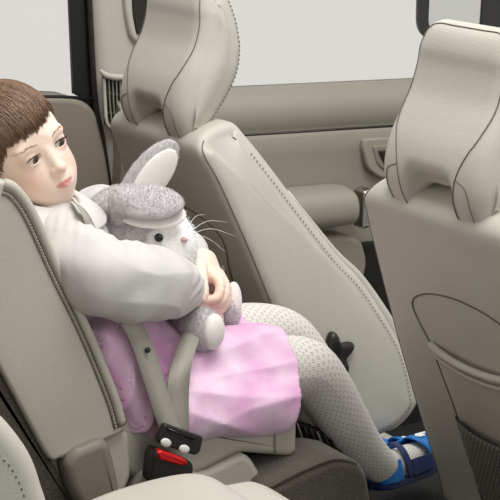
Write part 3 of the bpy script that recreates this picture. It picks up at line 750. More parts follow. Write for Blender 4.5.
# head frame: axes to her left, up and forward
_a = radians(31); _p = radians(14)
Fw_ = A((sin(_a)*cos(_p), cos(_a)*cos(_p), -sin(_p))); Rt_ = A((cos(_a), -sin(_a), 0)); Up_ = np.cross(Rt_, Fw_)
def head_axes(yaw, up):
    Y = unit(A(up)); Zc = unit(A((sin(yaw), .02, cos(yaw)))); Zc = unit(Zc-Y*(Zc@Y)); Xc = np.cross(Y, Zc)
    tow = lambda v: v[0]*Rt_+v[1]*Up_-v[2]*Fw_
    return A([tow(Xc), tow(Y), tow(Zc)])
HM = head_axes(radians(38), (-.34,.85,.40))
HO = A((-0.458,-0.066,0.959))-.068*HM[2]
def hl(p): return HO+A(p)@HM
def toh(V): return (V-HO)@HM.T
HS = 1.0
neck0 = hl((0,-.075,-.012)); chest = A((-.435,.0,.775)); pel = A((-.315,0,.60))
hand_w = A((-0.199,0,0.757))
B = SDF((-.62,-.21,.29), (.34,.22,.95), .0026)
# torso, neck, shoulders
B.add(ell((-.43,0,.79), (.075,.105,.085)), .0); B.add(ell((-.37,0,.69), (.075,.095,.10)), .05); B.add(ell((-.31,0,.595), (.085,.105,.06)), .05)
B.add(cap((-.445,-.078,.842), (-.445,.085,.855), .030), .04)
B.add(cap((-.452,0,.84), (-.452,0,.87), .039, .036), .03)
# near (right) arm, its hand lying under the other hand
sh_r = A((-0.446,-0.1,0.836)); el_r = A((-0.437,-0.155,0.793)); wr_r = A((-0.256,-0.085,0.737))
chain(B, [sh_r, el_r, el_r+(wr_r-el_r)*.85], [.034,.028,.017], .015)
sh_l = A((-0.293,0.11,0.818)); el_l = A((-0.187,0.125,0.741)); wr_l = A((-0.198,0.004,0.76))
chain(B, [sh_l, el_l, el_l+(wr_l-el_l)*.8], [.034,.028,.018], .015)
# legs, inside the tights
rl = [A((-0.262,-0.065,0.6)), A((-0.17,-0.068,0.595)), A((-0.083,-0.07,0.586)), A((-0.035,-0.072,0.577)), A((0,-0.07,0.538)), A((0.037,-0.067,0.48)), A((0.072,-0.063,0.432)), A((0.104,-0.058,0.399)), A((0.124,-0.052,0.383)), A((0.154,-0.044,0.376)), A((0.191,-0.036,0.378)), A((0.226,-0.03,0.383))]
ll2 = [A((-0.208,0.065,0.597)), A((-0.118,0.066,0.599)), A((-0.045,0.066,0.599)), A((0.005,0.065,0.59)), A((0.039,0.063,0.558)), A((0.081,0.062,0.495)), A((0.118,0.062,0.428)), A((0.147,0.063,0.388)), A((0.166,0.066,0.355)), A((0.2,0.072,0.336)), A((0.243,0.08,0.327)), A((0.283,0.088,0.326))]
RR = [.060,.057,.052,.0475,.0445,.0415,.036,.031,.0290,.026,.024,.019]; RL = [.060,.057,.052,.045,.043,.040,.034,.029,.0285,.0255,.024,.018]
chain(B, rl, [r*.80 for r in RR], .01); chain(B, ll2, [r*.80 for r in RL], .01)
# left hand, clasping over the right cuff: palm, four fingers curling down, thumb
def finger(S, pts, rs, k=.004):
    q = spl(pts, 9); r = np.interp(np.linspace(0,1,9), np.linspace(0,1,len(rs)), rs)
    for i in range(8): S.add(cap(q[i], q[i+1], r[i], r[i+1]), k)
HG = SDF(A((-0.194,-0.04,0.732))-.068, A((-0.194,-0.04,0.732))+.068, .0012)
HG.add(cap(el_l, wr_l, .024, .0185)); HG.add(cap(wr_l, (-0.191,-0.014,0.756), .0185, .0180), .012)
HG.add(cap((-0.194,-0.018,0.756), (-0.192,-0.04,0.742), .0180, .0140), .012); HG.add(cap((-0.179,-0.014,0.755), (-0.174,-0.034,0.735), .0165, .0115), .012)
fingers_l = [
 [(-0.187,-0.045,0.744), (-0.183,-0.062,0.731), (-0.194,-0.073,0.716), (-0.21,-0.074,0.714)],
 [(-0.175,-0.036,0.742), (-0.167,-0.05,0.723), (-0.18,-0.062,0.707), (-0.201,-0.066,0.703)],
 [(-0.164,-0.027,0.737), (-0.157,-0.038,0.711), (-0.171,-0.05,0.695), (-0.192,-0.056,0.694)],
 [(-0.157,-0.018,0.729), (-0.15,-0.026,0.699), (-0.166,-0.038,0.685), (-0.183,-0.044,0.685)]]
thumb_l = [(-0.202,-0.036,0.756), (-0.215,-0.064,0.743), (-0.222,-0.08,0.731), (-0.225,-0.085,0.721)]
for i, fg in enumerate(fingers_l): finger(HG, fg, [(.0086,.0078,.0070,.0058),(.0088,.0080,.0072,.0060),(.0084,.0076,.0068,.0056),(.0074,.0066,.0060,.0050)][i], .0022)
finger(HG, thumb_l, (.0110,.0084,.0080,.0062), .003)
HG.add(cap(wr_r, (-0.213,-0.055,0.706), .018, .0165), .006)
for o in range(4): finger(HG, [mix((-0.203,-0.046,0.704),(-0.195,-0.046,0.689),o/3), mix((-0.18,-0.036,0.692),(-0.175,-0.036,0.676),o/3), mix((-0.165,-0.028,0.681),(-0.163,-0.028,0.667),o/3)], (.0076,.007,.0056), .002)
finger(HG, [(-0.22,-0.056,0.715), (-0.205,-0.05,0.713), (-0.19,-0.042,0.707)], (.010,.008,.0065), .002)
# head
def E(c, r, k, cut=False):
    pr_ = ell(hl(c), r, HM); (HD.cut if cut else HD.add)(pr_, k)
def Cp(a, b, ra, rb, k, cut=False):
    pr_ = cap(hl(a), hl(b), ra, rb); (HD.cut if cut else HD.add)(pr_, k)
HD = SDF(HO-.135, HO+.125, .0015)
E((0,.026,-.014), (.0610,.0670,.0805), .0); E((0,-.010,.022), (.0465,.068,.052), .03)
HD.add(cap((-.452,0,.84), neck0, .0405, .0335), .02)
E((0,-.060,.036), (.034,.026,.030), .03); E((0,-.073,.046), (.014,.011,.014), .016)
for s in (-1,1):
    E((s*.0205,-.034,.043), (.0220,.025,.024), .02)      # cheeks
    E((s*.061,-.010,-.012), (.008,.019,.013), .006)    # ears
    E((s*.0225,.0165,.0625), (.017,.006,.008), .014)    # brow
    E((s*.0245,.000,.0795), (.015,.0095,.010), .012, True)
Cp((0,.004,.069), (0,-.023,.0815), .0050, .0066, .012); E((0,-.0245,.0845), (.0070,.0062,.0070), .006)
for s in (-1,1): E((s*.0074,-.0265,.0775), (.0050,.0046,.0060), .005); E((s*.0042,-.0302,.0835), (.0022,.0016,.0035), .001, True)
E((0,-.048,.0655), (.019,.014,.0115), .014)              # muzzle
for s in (-1,1):                                      # lips
    Cp((s*.0030,-.0455,.0790), (s*.0140,-.0490,.0705), .0023, .0009, .003)
    Cp((0,-.0522,.0782), (s*.0120,-.0503,.0710), .0028, .0010, .003)
Cp((0,-.0487,.0845), (.0155,-.0495,.0735), .0011, .0009, .0015, True); Cp((0,-.0487,.0845), (-.0155,-.0495,.0735), .0011, .0009, .0015, True)
# eyes: lid balls with almond openings
EC = [A((s*.0245,.0005,.0585)) for s in (-1,1)]
for c in EC: E(c, (.0146,.0140,.0142), .004)
for s, c in zip((-1,1), EC):
    E(c+A((0,.0002,.0135)), (.0112,.0046,.0105), .0015, True)
parts_ = [g_.mesh(1) for g_ in (B, HD, HG)]; o_ = 0; bv = []; bf = []
for v_, f_ in parts_: bv.append(v_); bf.append(f_+o_); o_ += len(v_)
bv = np.concatenate(bv); bf = np.concatenate(bf)
# skin, lip and cheek colours
h = toh(bv); base = A(srgb((247,222,205))); C_ = np.tile(base, (len(bv),1))
def blend(mask, c): 
    global C_; C_ = C_*(1-mask[:,None])+A(srgb(c))*mask[:,None]
def g(c, r): return np.exp(-(((h-A(c))/A(r))**2).sum(1))
for s in (-1,1):
    blend(.38*g((s*.038,-.030,.058), (.020,.018,.03)), (232,160,140))
    blend(.35*g((s*.0265,.003,.07), (.016,.009,.02)), (205,150,130))
    blend(.5*g((s*.070,-.010,-.012), (.012,.02,.015)), (226,160,140))
blend(.30*g((0,-.027,.088), (.010,.008,.01)), (228,150,130))
lip = np.clip(1.35-np.abs(h[:,1]+.0485)/.0046, 0, 1)*np.clip(1.5-np.abs(h[:,0])/.0102, 0, 1)*(h[:,2] > .064)
lip = np.clip(lip*2.2, 0, 1); blend(.72*lip, (208,112,108))
hd = np.linalg.norm(bv-A((-0.201,-0.07,0.715)), axis=1); blend(.32*np.exp(-(hd/.022)**2), (226,140,118))
body = mesh_obj('body', bv, bf, SKIN, girl, col=C_, label='bare face, neck and hands')
# nails
for fg, rr in ((thumb_l,.0062),):
    a, b = A(fg[-2]), A(fg[-1]); d = unit(b-a); out = unit(-Fw_-d*np.dot(-Fw_,d)); 
    mesh_obj('finger_nail', *ellm(b+out*.0058-d*.0005, (.0052,.0042,.0012), A([d, np.cross(out,d), out])), mat('nail', (246,206,196), .25, sss=.1), body)
# eyes
gz = unit(A((.22,-.20,.96)))
for c in EC:
    V, F = ellm((0,0,0), (.0126,)*3, None, 40, 30); Xg = unit(np.cross((0,1,0), gz)); Yg = np.cross(gz, Xg); V = V@A([Xg, Yg, gz])
    ang = np.degrees(np.arccos(np.clip(V@gz/.0126, -1, 1)))
    col = np.tile(A(srgb((228,220,214))), (len(V),1)); col[ang < 31] = srgb((92,66,48)); col[ang < 30.0] = srgb((104,76,56)); col[ang < 14] = srgb((14,10,9))
    mesh_obj('eye', hl(c+V), F, EYE, body, col=col)
# eyebrows and lashes as fine hairs
def surf_pt(p, n_iter=30):
    """drop a head-frame point back onto the face along its depth"""
    q = toh(bv); d = (q[:,0]-p[0])**2+(q[:,1]-p[1])**2+(np.where(q[:,2] > .02, 0, 1)); i = np.argsort(d)[:4]; return q[i].mean(0)
for s in (-1,1):
    br_ = []
    for i in range(30):
        f = i/29; x = s*(.012+.030*f); y = .0175+.0035*sin(pi*(f*.85+.05))+rng.normal(0,.0009)
        p = surf_pt((x, y, 0)); e = surf_pt((x+s*.004, y+.0016-.003*f, 0))
        br_.append(tube([hl(p+A((0,0,.0002))), hl((p+e)/2+A((0,0,.0011))), hl(e+A((0,0,.0003)))], [.0004,.0004,.00015], 4))
    mesh_obj('eyebrow', *join(*br_), mat('eyebrow hair', (190,156,132), .7), body)
    ls = []; c = EC[(s+1)//2]
    for i in range(26):
        f = i/25; x = (f-.5)*.0225; y = .0049*sqrt(max(0,1-(x/.0118)**2))+.0004
        z = sqrt(max(1e-6, .0140**2-x*x-y*y)); p = c+A((x, y, z)); t = c+A((x*1.25, y+.0018, z+.0042))
        ls.append(tube([hl(p), hl((p+t)/2+A((0,-.0007,.0004))), hl(t)], [.00042,.0003,.0001], 4))
    q = [hl(c+A((x, .0049*sqrt(max(0,1-(x/.0118)**2)), sqrt(.0141**2-x*x-.0049**2*max(0,1-(x/.0118)**2))))) for x in np.linspace(-.0112,.0112,24)]
    ls.append(tube(q, .00062, 5))
    mesh_obj('eyelashes', *join(*ls), mat('lash', (44,32,26), .6), body)
# hair: fringed bob
HC = A((0,.026,-.014)); HR = A((.0660,.0720,.0860))
def edge_lat(az):
    """height of the cut edge above the eyes, by direction (0 = forehead, + to her left)"""
    a = abs(az)
    f = np.interp(az, [-3.15,-2.0,-1.45,-1.15,-.95,-.7,0,.5,.75,.95,1.2,1.5,2,3.15], [-.070,-.062,-.048,-.030,.012,.033,.038,.045,.050,.046,.02,-.048,-.062,-.070])
    return f
crown = unit(A((.012,.078,-.050)))
def on_cap(d, e=0): return HC+d*(1/np.sqrt(((d/(HR+e))**2).sum()))
hair_parts = []; hcol = []
# under-cap following the same edge
nu_, nv_ = 96, 26; capV = []
for sh_ in (0,-.006):
    for i in range(nu_):
        az = -pi+2*pi*i/nu_; ze = edge_lat(az)
        for j in range(nv_+1):
            # from the crown down to the edge
            t = j/nv_; yb = (ze-HC[1])/HR[1]; yb = np.clip(yb, -.98, .9)
            e = A((sin(az)*sqrt(1-yb*yb)*HR[0], yb*HR[1], cos(az)*sqrt(1-yb*yb)*HR[2])); e = unit(e)
            om = math.acos(np.clip(crown@e, -1, 1)); d = (sin((1-t)*om)*crown+sin(t*om)*e)/sin(om)
            capV.append(on_cap(unit(d), -.003+sh_))
m_ = nv_+1; cf = []
for k in (0,1):
    o = k*nu_*m_
    for i in range(nu_):
        for j in range(nv_):
            q = (o+i*m_+j, o+i*m_+j+1, o+((i+1)%nu_)*m_+j+1, o+((i+1)%nu_)*m_+j); cf.append(q if k == 0 else q[::-1])
for i in range(nu_): a, b = i*m_+nv_, ((i+1)%nu_)*m_+nv_; cf.append((a, nu_*m_+a, nu_*m_+b, b))
capV = A([hl(v) for v in capV])
hv, hf = [capV], list(cf); cc = [np.tile(A(srgb((96,74,58))), (len(capV),1))]; o_ = len(capV)
for k in range(2100):
    az = rng.uniform(-pi, pi) if k > 900 else rng.uniform(-1.7, 1.2)
    ze = edge_lat(az)+rng.normal(0,.0022)+.0008*sin(az*23)+.0008*sin(az*41); yb = np.clip((ze-HC[1])/HR[1], -.98, .9)
    e = unit(A((sin(az)*sqrt(1-yb*yb)*HR[0], yb*HR[1], cos(az)*sqrt(1-yb*yb)*HR[2])))
    c0 = unit(crown+rng.normal(0,.14,3)); om = math.acos(np.clip(c0@e, -1, 1)); sw = rng.normal(0,.05)-.22*max(0,cos(az))
    pts = []; rr = rng.uniform(-.002,.0022)
    for t in np.linspace(0,1,11):
        d = (sin((1-t)*om)*c0+sin(t*om)*e)/sin(om); side = np.cross(d, e)
        d = unit(d+side*sw*sin(pi*t)*.9); lift = rr+.0022*sin(pi*t)+(.0015 if t > .9 else 0)
        pts.append(hl(on_cap(d, lift)))
    V, F = tube(pts, [.0006,.00105,.00105,.0009,.0003], 4)
    hv.append(V); hf += [tuple(i+o_ for i in f) for f in F]; o_ += len(V)
    tone = rng.uniform(.62,1.35); cc.append(np.tile(np.clip(A(srgb((122,95,74)))*tone,0,1), (len(V),1)))
mesh_obj('hair', np.concatenate(hv), hf, HAIRM, girl, col=np.concatenate(cc), label='short brown hair with a fringe')
# ------------------------------------------------ clothes
def cloth(S, disp, smooth=1):
    V, F = S.mesh(smooth); N = vnormals(V, F); V = V+N*disp(V)[:,None]; return lap(V, F, .3), F
K = SDF((-.60,-.26,.60), (-.14,.22,.92), .0026)
K.add(ell((-.43,0,.79), (.088,.118,.098))); K.add(ell((-.385,0,.71), (.088,.108,.085)), .05)
K.add(cap((-.446,-.085,.838), (-.446,.09,.850), .037), .04)
sleeve = [sh_r+A((0,-.005,-.004)), A((-0.448,-0.148,0.82)), A((-0.433,-0.165,0.802)), A((-0.377,-0.15,0.782)), A((-0.325,-0.125,0.766)), A((-0.281,-0.1,0.75)), A((-0.255,-0.088,0.736))]
chain(K, sleeve, [.040,.047,.050,.053,.049,.038,.023], .02)
chain(K, [sh_l, el_l, A((-0.196,0.03,0.76)), wr_l], [.044,.048,.036,.022], .02)
# neck opening
K.cut(cap((-.450,-.004,.862), neck0+(neck0-A((-.452,0,.84)))*.4, .043, .056), .008)
arm_ax = unit(sleeve[-1]-sleeve[2])
def bdisp(V):
    along = (V-sleeve[2])@arm_ax; q = V-A(sleeve[2])
    r = np.linalg.norm(q-along[:,None]*arm_ax, axis=1)
    up_ = q@Up_; dp = q@-Fw_
    d = .0030*wob(V*A((1,1,1.6)), 22, 3)+.0009*wob(V, 50, 4)
    ridge = lambda x: .62-np.abs(np.sin(x))**.8
    fore = np.clip((along+.03)/.06, 0, 1)*np.clip((.30-along)/.05, 0, 1)
    # long creases running along the forearm, fanning out of the elbow
    pp_ = V@(Rt_*.45+Up_*.85)
    d = d+(.25+.75*fore)*.0050*ridge(pp_*62+1.9*wob(V, 9, 6))*np.clip(.6+.7*wob(V, 15, 21),.1,1)
    gath = np.clip((along-.15)/.05, 0, 1)*(along < .26); d = d+gath*.0020*np.sin(up_*260+dp*190)
    # pleats at the shoulder
    sh = np.exp(-(((V-A((-0.415,-0.12,0.833)))/.05)**2).sum(1)); d = d+.0022*sh*np.sin((V@Rt_)*420)
    return d
V, F = cloth(K, bdisp, 2)
bl_ = mesh_obj('blouse', V, F, BLOUSE, girl, label='white long-sleeved blouse')
# cuff band
cz = A((-0.252,-0.086,0.734)); ct = unit(A((-0.242,-0.08,0.726))-A((-0.281,-0.1,0.749)))
mesh_obj('cuff', *tube([cz-ct*.005, cz+ct*.002, cz+ct*.005], [.0235,.0245,.022], 24), BLOUSE, bl_)
# flat collar round the neck
nk = A((-.446,-.016,.863)); nd = unit(A((.10,-.22,.96))); n1 = unit(np.cross(nd,(0,1,0))); n2 = np.cross(nd, n1); cv = []; nn = 40
for rr, hh in ((.042,.022),(.050,.026),(.066,.019),(.084,.008),(.085,.004),(.066,.013),(.050,.018)):
    for i in range(nn):
        a = 2*pi*i/nn; s_ = 1+.05*sin(a*3); cv.append(nk+nd*(hh+.004)+rr*s_*(cos(a)*n1*1.0+sin(a)*n2*1.15))
cf_ = [(k*nn+i, k*nn+(i+1)%nn, ((k+1)%7)*nn+(i+1)%nn, ((k+1)%7)*nn+i) for k in range(7) for i in range(nn)]
mesh_obj('collar', cv, cf_, BLOUSE, bl_)
# tights: two knitted legs with feet
def leg(pts, rs, n=70, name='leg'):
    Q = spl(pts, n); r = np.interp(np.linspace(0,1,n), np.linspace(0,1,len(rs)), rs)
    T, N, Bn = frames(Q, A((0,-1,0))); s = np.concatenate([[0], np.cumsum(np.linalg.norm(np.diff(Q, axis=0), axis=1))]); k = 33
    V = []; UV = []
    for i in range(n):
        for j in range(k):
            a = 2*pi*j/(k-1); V.append(Q[i]+r[i]*(cos(a)*N[i]+sin(a)*Bn[i])); UV.append((j/(k-1), s[i]))
    V.append(Q[0]-T[0]*r[0]*.3); UV.append((.5,0)); V.append(Q[-1]+T[-1]*r[-1]*.6); UV.append((.5,s[-1]))
    F = [(i*k+j, i*k+j+1, (i+1)*k+j+1, (i+1)*k+j) for i in range(n-1) for j in range(k-1)]+[(n*k, j+1, j) for j in range(k-1)]+[(n*k+1, (n-1)*k+j, (n-1)*k+j+1) for j in range(k-1)]
    return A(V), F, A(UV)
V, F, UV = leg(rl, RR)
tg_ = mesh_obj('tights_leg', V, F, TIGHTS, girl, uv=UV, label='near leg in white openwork tights')
V, F, UV = leg(ll2, RL)
mesh_obj('tights_leg', V, F, TIGHTS, girl, uv=UV, label='far leg in white openwork tights')
# skirt
S = SDF((-.52,-.21,.47), (.01,.20,.80), .0028)
knr = A((0.008,-0.072,0.57)); knl = A((0.033,0.066,0.587))
S.add(ell((-.33,0,.615), (.105,.125,.085))); S.add(cap((-.375,0,.69), (-.40,0,.745), .095,.088), .04)
S.add(cap(A((-0.267,-0.06,0.609)), knr, .070, .063), .03); S.add(cap(A((-0.22,0.06,0.612)), knl, .066, .056), .03)
S.add(ell((-.17,0,.60), (.16,.09,.045)), .04)
# near side hanging over the cushion edge
S.add(cap(A((-0.299,-0.132,0.58)), A((-0.004,-0.132,0.544)), .040, .036), .04); S.add(cap(A((-0.287,-0.14,0.562)), A((-0.009,-0.14,0.525)), .027, .025), .03)
S.add(cap(A((-0.395,-0.12,0.686)), A((-0.357,-0.135,0.588)), .045,.035), .04)
fx, fy, fz = S.full()
hemn = unit(A((.87,.12,-.42))); hp0 = A((-0.092,-0.15,0.6)); 
hem = (fx-hp0[0])*hemn[0]+(fy-hp0[1])*hemn[1]+(fz-hp0[2])*hemn[2]
hem = hem+.003*np.sin(fz*60+fy*50)
def sdisp(V):
    right = np.clip((V[:,0]+.32)/.08, 0, 1); b0 = A((-0.308,-0.17,0.612)); dx, du = (V-b0)@Rt_, (V-b0)@Up_
    fan = np.arctan2(du-.01, dx+.07); dist = np.sqrt(dx**2+du**2)
    ridge = lambda x: .62-np.abs(np.sin(x))**.8
    amp = np.clip(1.25-dist/.20, .25, 1)
    d = right*(.0065*amp*ridge(fan*7.5+1.3*wob(V,10,9))+.0045*ridge(du*44-dx*12+2.0*wob(V,9,14))*np.clip(dist/.12,0,1)+.0016*wob(V,75,10))
    d = d+(1-right)*(.0065*ridge(V[:,0]*95-V[:,2]*20+V[:,1]*60+1.1*wob(V,12,11))+.0016*wob(V,85,12))
    edge = np.clip((V@hemn-hp0@hemn+.02)/.02, 0, 1); return d*(1-.5*edge)
band = np.argwhere(np.abs(S.f) < .022); pts_ = S.lo+S.h*band
S.f[tuple(band.T)] -= sdisp(pts_).astype('f4')
inner = S.f+.0058
S.f = np.maximum(np.maximum(S.f, -inner), hem)
low_ = .525-(fx+.1)*(-.11)                      # lower hem at the side
S.f = np.maximum(S.f, (low_-fz)+.0035*np.sin(fx*95)+0*fy)
V, F = S.mesh(2)
mesh_obj('skirt', V, F, PINK, girl, label='washed pink skirt')
# sandals
def sandal(leg_pts, label, main, dark, w):
    """sole under the foot, blue toe cap with flowers, side bands, instep strap and buckle strap"""
    heel, mid, ball, toe = [A(leg_pts[k]) for k in (8, 9, 10, 11)]
    ax_ = unit(toe-heel); dn = unit(-Up_*.9+Fw_*-.1-A((0,0,.6))); dn = unit(dn-ax_*(dn@ax_)); sd_ = np.cross(ax_, dn)
    c0 = heel-ax_*.020+dn*.026; c1 = toe+ax_*.022+dn*.020
    n = 26; f = np.linspace(0,1,n); cen = c0+(c1-c0)*f[:,None]+dn*(.004*np.sin(f*pi))[:,None]
    wd = w*np.interp(f, [0,.04,.12,.3,.5,.72,.88,.96,1], [.25,.58,.80,.84,.86,1.05,.92,.62,.2])
    V = A([cen[i]+sd_*wd[i]*a+dn*b for i in range(n) for a, b in ((-1,-.003),(-1.0,.007),(-.9,.010),(.9,.010),(1.0,.007),(1,-.003))])
    F = [(i*6+j, i*6+(j+1)%6, (i+1)*6+(j+1)%6, (i+1)*6+j) for i in range(n-1) for j in range(6)]+[(5,4,3,2,1,0), tuple((n-1)*6+j for j in range(6))]
    so = mesh_obj('sandal', V, F, NAVY, girl, label=label)
    foot_c = lambda x: np.interp(x, [0,.18,.42,.70,.93,1], [.030,.030,.028,.0265,.021,.012])
    def over(x, a, r0=0.0):
        """point over the foot: x along the sole, a round the section (0 = far side, pi = near side)"""
        c = c0+(c1-c0)*x; ww = np.interp(x, f, wd); hgt = .022+foot_c(x)*1.0
        return c+sd_*(ww+.003+r0)*cos(a)-dn*(hgt+.002+r0)*max(0,sin(a))**.75
    def patch(x0, x1, a0, a1, name, m, nx=14, na=22, th=.0028, lab=None, edge=None):
        V = []; 
        for k in (0,1):
            for i in range(nx+1):
                for j in range(na+1):
                    a = a0+(a1-a0)*j/na; lo_, hi_ = (x0(a) if callable(x0) else x0), (x1(a) if callable(x1) else x1)
                    V.append(over(lo_+(hi_-lo_)*i/nx, a, th if k else 0))
        M_ = (nx+1)*(na+1); F = []
        for i in range(nx):
            for j in range(na):
                q = i*(na+1)+j; F.append((q, q+1, q+na+2, q+na+1)); F.append((M_+q, M_+q+na+1, M_+q+na+2, M_+q+1))
        bd = list(range(na+1))+[i*(na+1)+na for i in range(1,nx+1)]+[nx*(na+1)+j for j in range(na-1,-1,-1)]+[i*(na+1) for i in range(nx-1,0,-1)]
        for i in range(len(bd)): q, r = bd[i], bd[(i+1)%len(bd)]; F.append((r, q, M_+q, M_+r))
        return mesh_obj(name, V, F, m, so, label=lab)
    tc = patch(lambda a: .66+.06*cos(2*a), lambda a: .985, .02, pi-.02, 'toe_cap', main)
    patch(.30, .80, .0, 1.05, 'side_band', main); patch(.42, .72, pi-.40, pi, 'side_band', dark)
    patch(lambda a: .335-.03*sin(a), lambda a: .415-.03*sin(a), 0, pi, 'instep_strap', dark)
    patch(.0, .26, 0, .55, 'heel_counter', main); patch(.0, .26, pi-.55, pi, 'heel_counter', main)
    for x, a in ((.74,1.75),(.84,2.35),(.90,1.3)):
        p = over(x, a, .0035); nn = unit(p-(c0+(c1-c0)*x)); t1 = unit(np.cross(nn, ax_)); t2 = np.cross(nn, t1)
        pet = [ellm(p+(t1*cos(k*2*pi/5)+t2*sin(k*2*pi/5))*.0050, (.0044,.0044,.0011), A([t1, t2, nn]), 10, 6) for k in range(5)]+[ellm(p, (.0035,.0035,.0014), A([t1,t2,nn]), 10, 6)]
        mesh_obj('flower', *join(*pet), WHITE, so, label='white flower')
    return so
sandal(rl, 'near blue sandal with navy straps and white flowers', BLUE, NAVY, .029)
sandal(ll2, 'far blue sandal', BLUE, BLUE, .030)

# ================================================================== TOY RABBIT
rab = thing('toy_rabbit', 'grey and white plush rabbit with one upright and one folded ear, in the girl\'s arms', 'toy rabbit', (-0.225,-0.03,0.659))
GREY = A(srgb((200,196,196))); FWHITE = A(srgb((252,250,247)))
fd_ = unit(Rt_*.80-Fw_*.55-Up_*.12); fu_ = unit(Up_-fd_*(Up_@fd_)); fl_ = np.cross(fu_, fd_)
RM = A([fd_, fu_, fl_])       # forward, up, side
hc_ = A((-0.296,-0.035,0.826)); mz = A((-0.268,-0.075,0.804))
Rb = SDF((-.42,-.22,.55), (-.08,.15,.94), .0028)
Rb.add(ell(hc_, (.064,.056,.058), RM)); Rb.add(ell(mz, (.033,.034,.040), RM), .025); Rb.add(ell(A((-0.272,-0.06,0.777)), (.036,.030,.045), RM), .02)
Rb.add(ell(A((-0.318,0,0.83)), (.05,.05,.05)), .03)
Rb.add(ell(A((-0.225,0.01,0.709)), (.062,.055,.075)), .03); Rb.add(ell(A((-0.225,-0.02,0.665)), (.050,.055,.042)), .03)
V, F = Rb.mesh(2)
q = (V-hc_)@RM.T
wm = np.clip((np.maximum(1.32-np.linalg.norm((V-mz)/.045, axis=1), 1.2-np.linalg.norm((V-A((-0.272,-0.06,0.777)))/.060, axis=1)))*5, 0, 1)
C = GREY*(1-wm[:,None])+FWHITE*wm[:,None]
tm = np.clip(((V@Up_)-(A((-0.234,0,0.692))@Up_))*120, 0, 1)*np.clip(((A((-0.233,0,0.759))@Up_)-V@Up_)*120+.5, 0, 1)
C = C*(1-tm[:,None])+FWHITE*tm[:,None]
mzd = lambda p: np.where(np.linalg.norm(p-mz, axis=1) < .055, .0065, .0038)
whm = lambda p: np.where((np.linalg.norm(p-mz, axis=1) < .058) | (np.linalg.norm(p-A((-0.272,-0.06,0.777)), axis=1) < .066), .12, 1.)
V, F, C = fur(V, F, C, 30000, mzd, .00036, mask=whm)
rb_ = mesh_obj('body', V, F, FURM, rab, col=C, label='grey plush body with white muzzle')
def plush(name, prims, h, colfn, n, L, label=None, parent=None, satin=False):
    lo = np.min([p[1] for p in prims], 0)-.01; hi = np.max([p[2] for p in prims], 0)+.01
    s = SDF(lo, hi, h)
    for p in prims: s.add(p, .008)
    V, F = s.mesh(1); C = colfn(V)
    if not satin: V, F, C = fur(V, F, C, int(n*.9), L*.8, .00035)
    return mesh_obj(name, V, F, SATIN if satin else FURM, parent or rab, col=C, label=label)
grey = lambda V: np.tile(GREY, (len(V),1)); whit = lambda V: np.tile(FWHITE, (len(V),1))
# upright ear
el = unit(Rt_*.60+Up_*.80); en = unit(-Fw_*.86+Rt_*.42-Up_*.25); en = unit(en-el*(en@el)); ew = np.cross(en, el); EM_ = A([el, ew, en])
ec = A((-0.263,0.01,0.889))
e1 = plush('upright_ear', [ell(ec, (.067,.031,.010), EM_), cap(ec-el*.05, A((-0.3,-0.01,0.842)), .015,.022)], .0022, grey, 9000, .0026, 'upright ear with white lining')
plush('ear_lining', [ell(ec+en*.0085+el*.006-ew*.004, (.050,.024,.0065), EM_)], .0018, whit, 0, 0, 'white ear lining', e1, True)
# folded ear
el = unit(Rt_*.98-Up_*.10-Fw_*.12); en = unit(-Fw_*.80+Up_*.58); en = unit(en-el*(en@el)); ew = np.cross(en, el); EM_ = A([el, ew, en])
ec = A((-0.315,-0.085,0.876))
e2 = plush('folded_ear', [ell(ec, (.0535,.030,.012), EM_), cap(ec-el*.035, A((-0.339,-0.055,0.857)), .018,.02)], .0022, grey, 10000, .0026, 'folded grey ear with white edge')
plush('ear_lining', [ell(ec-en*.011-Up_*.0085+el*.004, (.052,.0275,.008), EM_)], .0018, whit, 0, 0, 'white ear lining', e2, True)
# eye, nose, whiskers
def hit(px, V=V[:]):
    o = A((-1.46991,-2.29019,1.42548)); d = unit(A(px)-o); w_ = V-o; t = w_@d; m = np.linalg.norm(w_-t[:,None]*d, axis=1) < .004
    return o+d*(t[m].min()+.004)
ey = hit((-0.278,-0.05,0.812)); mesh_obj('eye', *ellm(ey, (.0062,.0074,.0062)), GLOSSB, rab, label='black bead eye')
no = hit((-0.253,-0.08,0.812)); mesh_obj('nose', *ellm(no, (.006,.0042,.005), RM), mat('pink nose', (206,170,166), .7), rab, label='small pale pink nose')
for i, e in enumerate(((-0.228,-0.1,0.851),(-0.185,-0.09,0.832),(-0.178,-0.1,0.812),(-0.206,-0.12,0.796))):
    a = A((-0.263,-0.095,0.819)); b = A(e); md = (a+b)/2+Up_*.012
    mesh_obj('whisker', *tube(spl([a, md, b], 14), [.0005,.0004,.00015], 5), WHITE, rab)
# feet and paw
fn_ = unit(-Fw_*.62+Rt_*.72-Up_*.1); fu2 = unit(Up_-fn_*(Up_@fn_)); FM = A([np.cross(fu2, fn_), fu2, fn_])
fc_ = A((-0.238,-0.105,0.681))
f1 = plush('foot', [ell(fc_, (.026,.032,.030), FM), cap(fc_-fn_*.012, A((-0.238,-0.05,0.67)), .022,.026)], .0022, grey, 4500, .0055, 'grey foot with white sole')
plush('foot_pad', [ell(fc_+fn_*.021+Rt_*.001, (.020,.0265,.013), FM)], .0018, whit, 0, 0, 'white plush sole', f1, True)
fc2 = A((-0.131,-0.012,0.683))
f2 = plush('foot', [ell(A((-0.14,-0.005,0.669)), (.020,.024,.028))], .0022, grey, 2200, .005, 'far foot with white sole')
plush('foot_pad', [ell(fc2, (.0135,.033,.014), A([Rt_, unit(Up_-.12*Rt_), -Fw_]))], .0018, whit, 0, 0, 'white plush sole', f2, True)

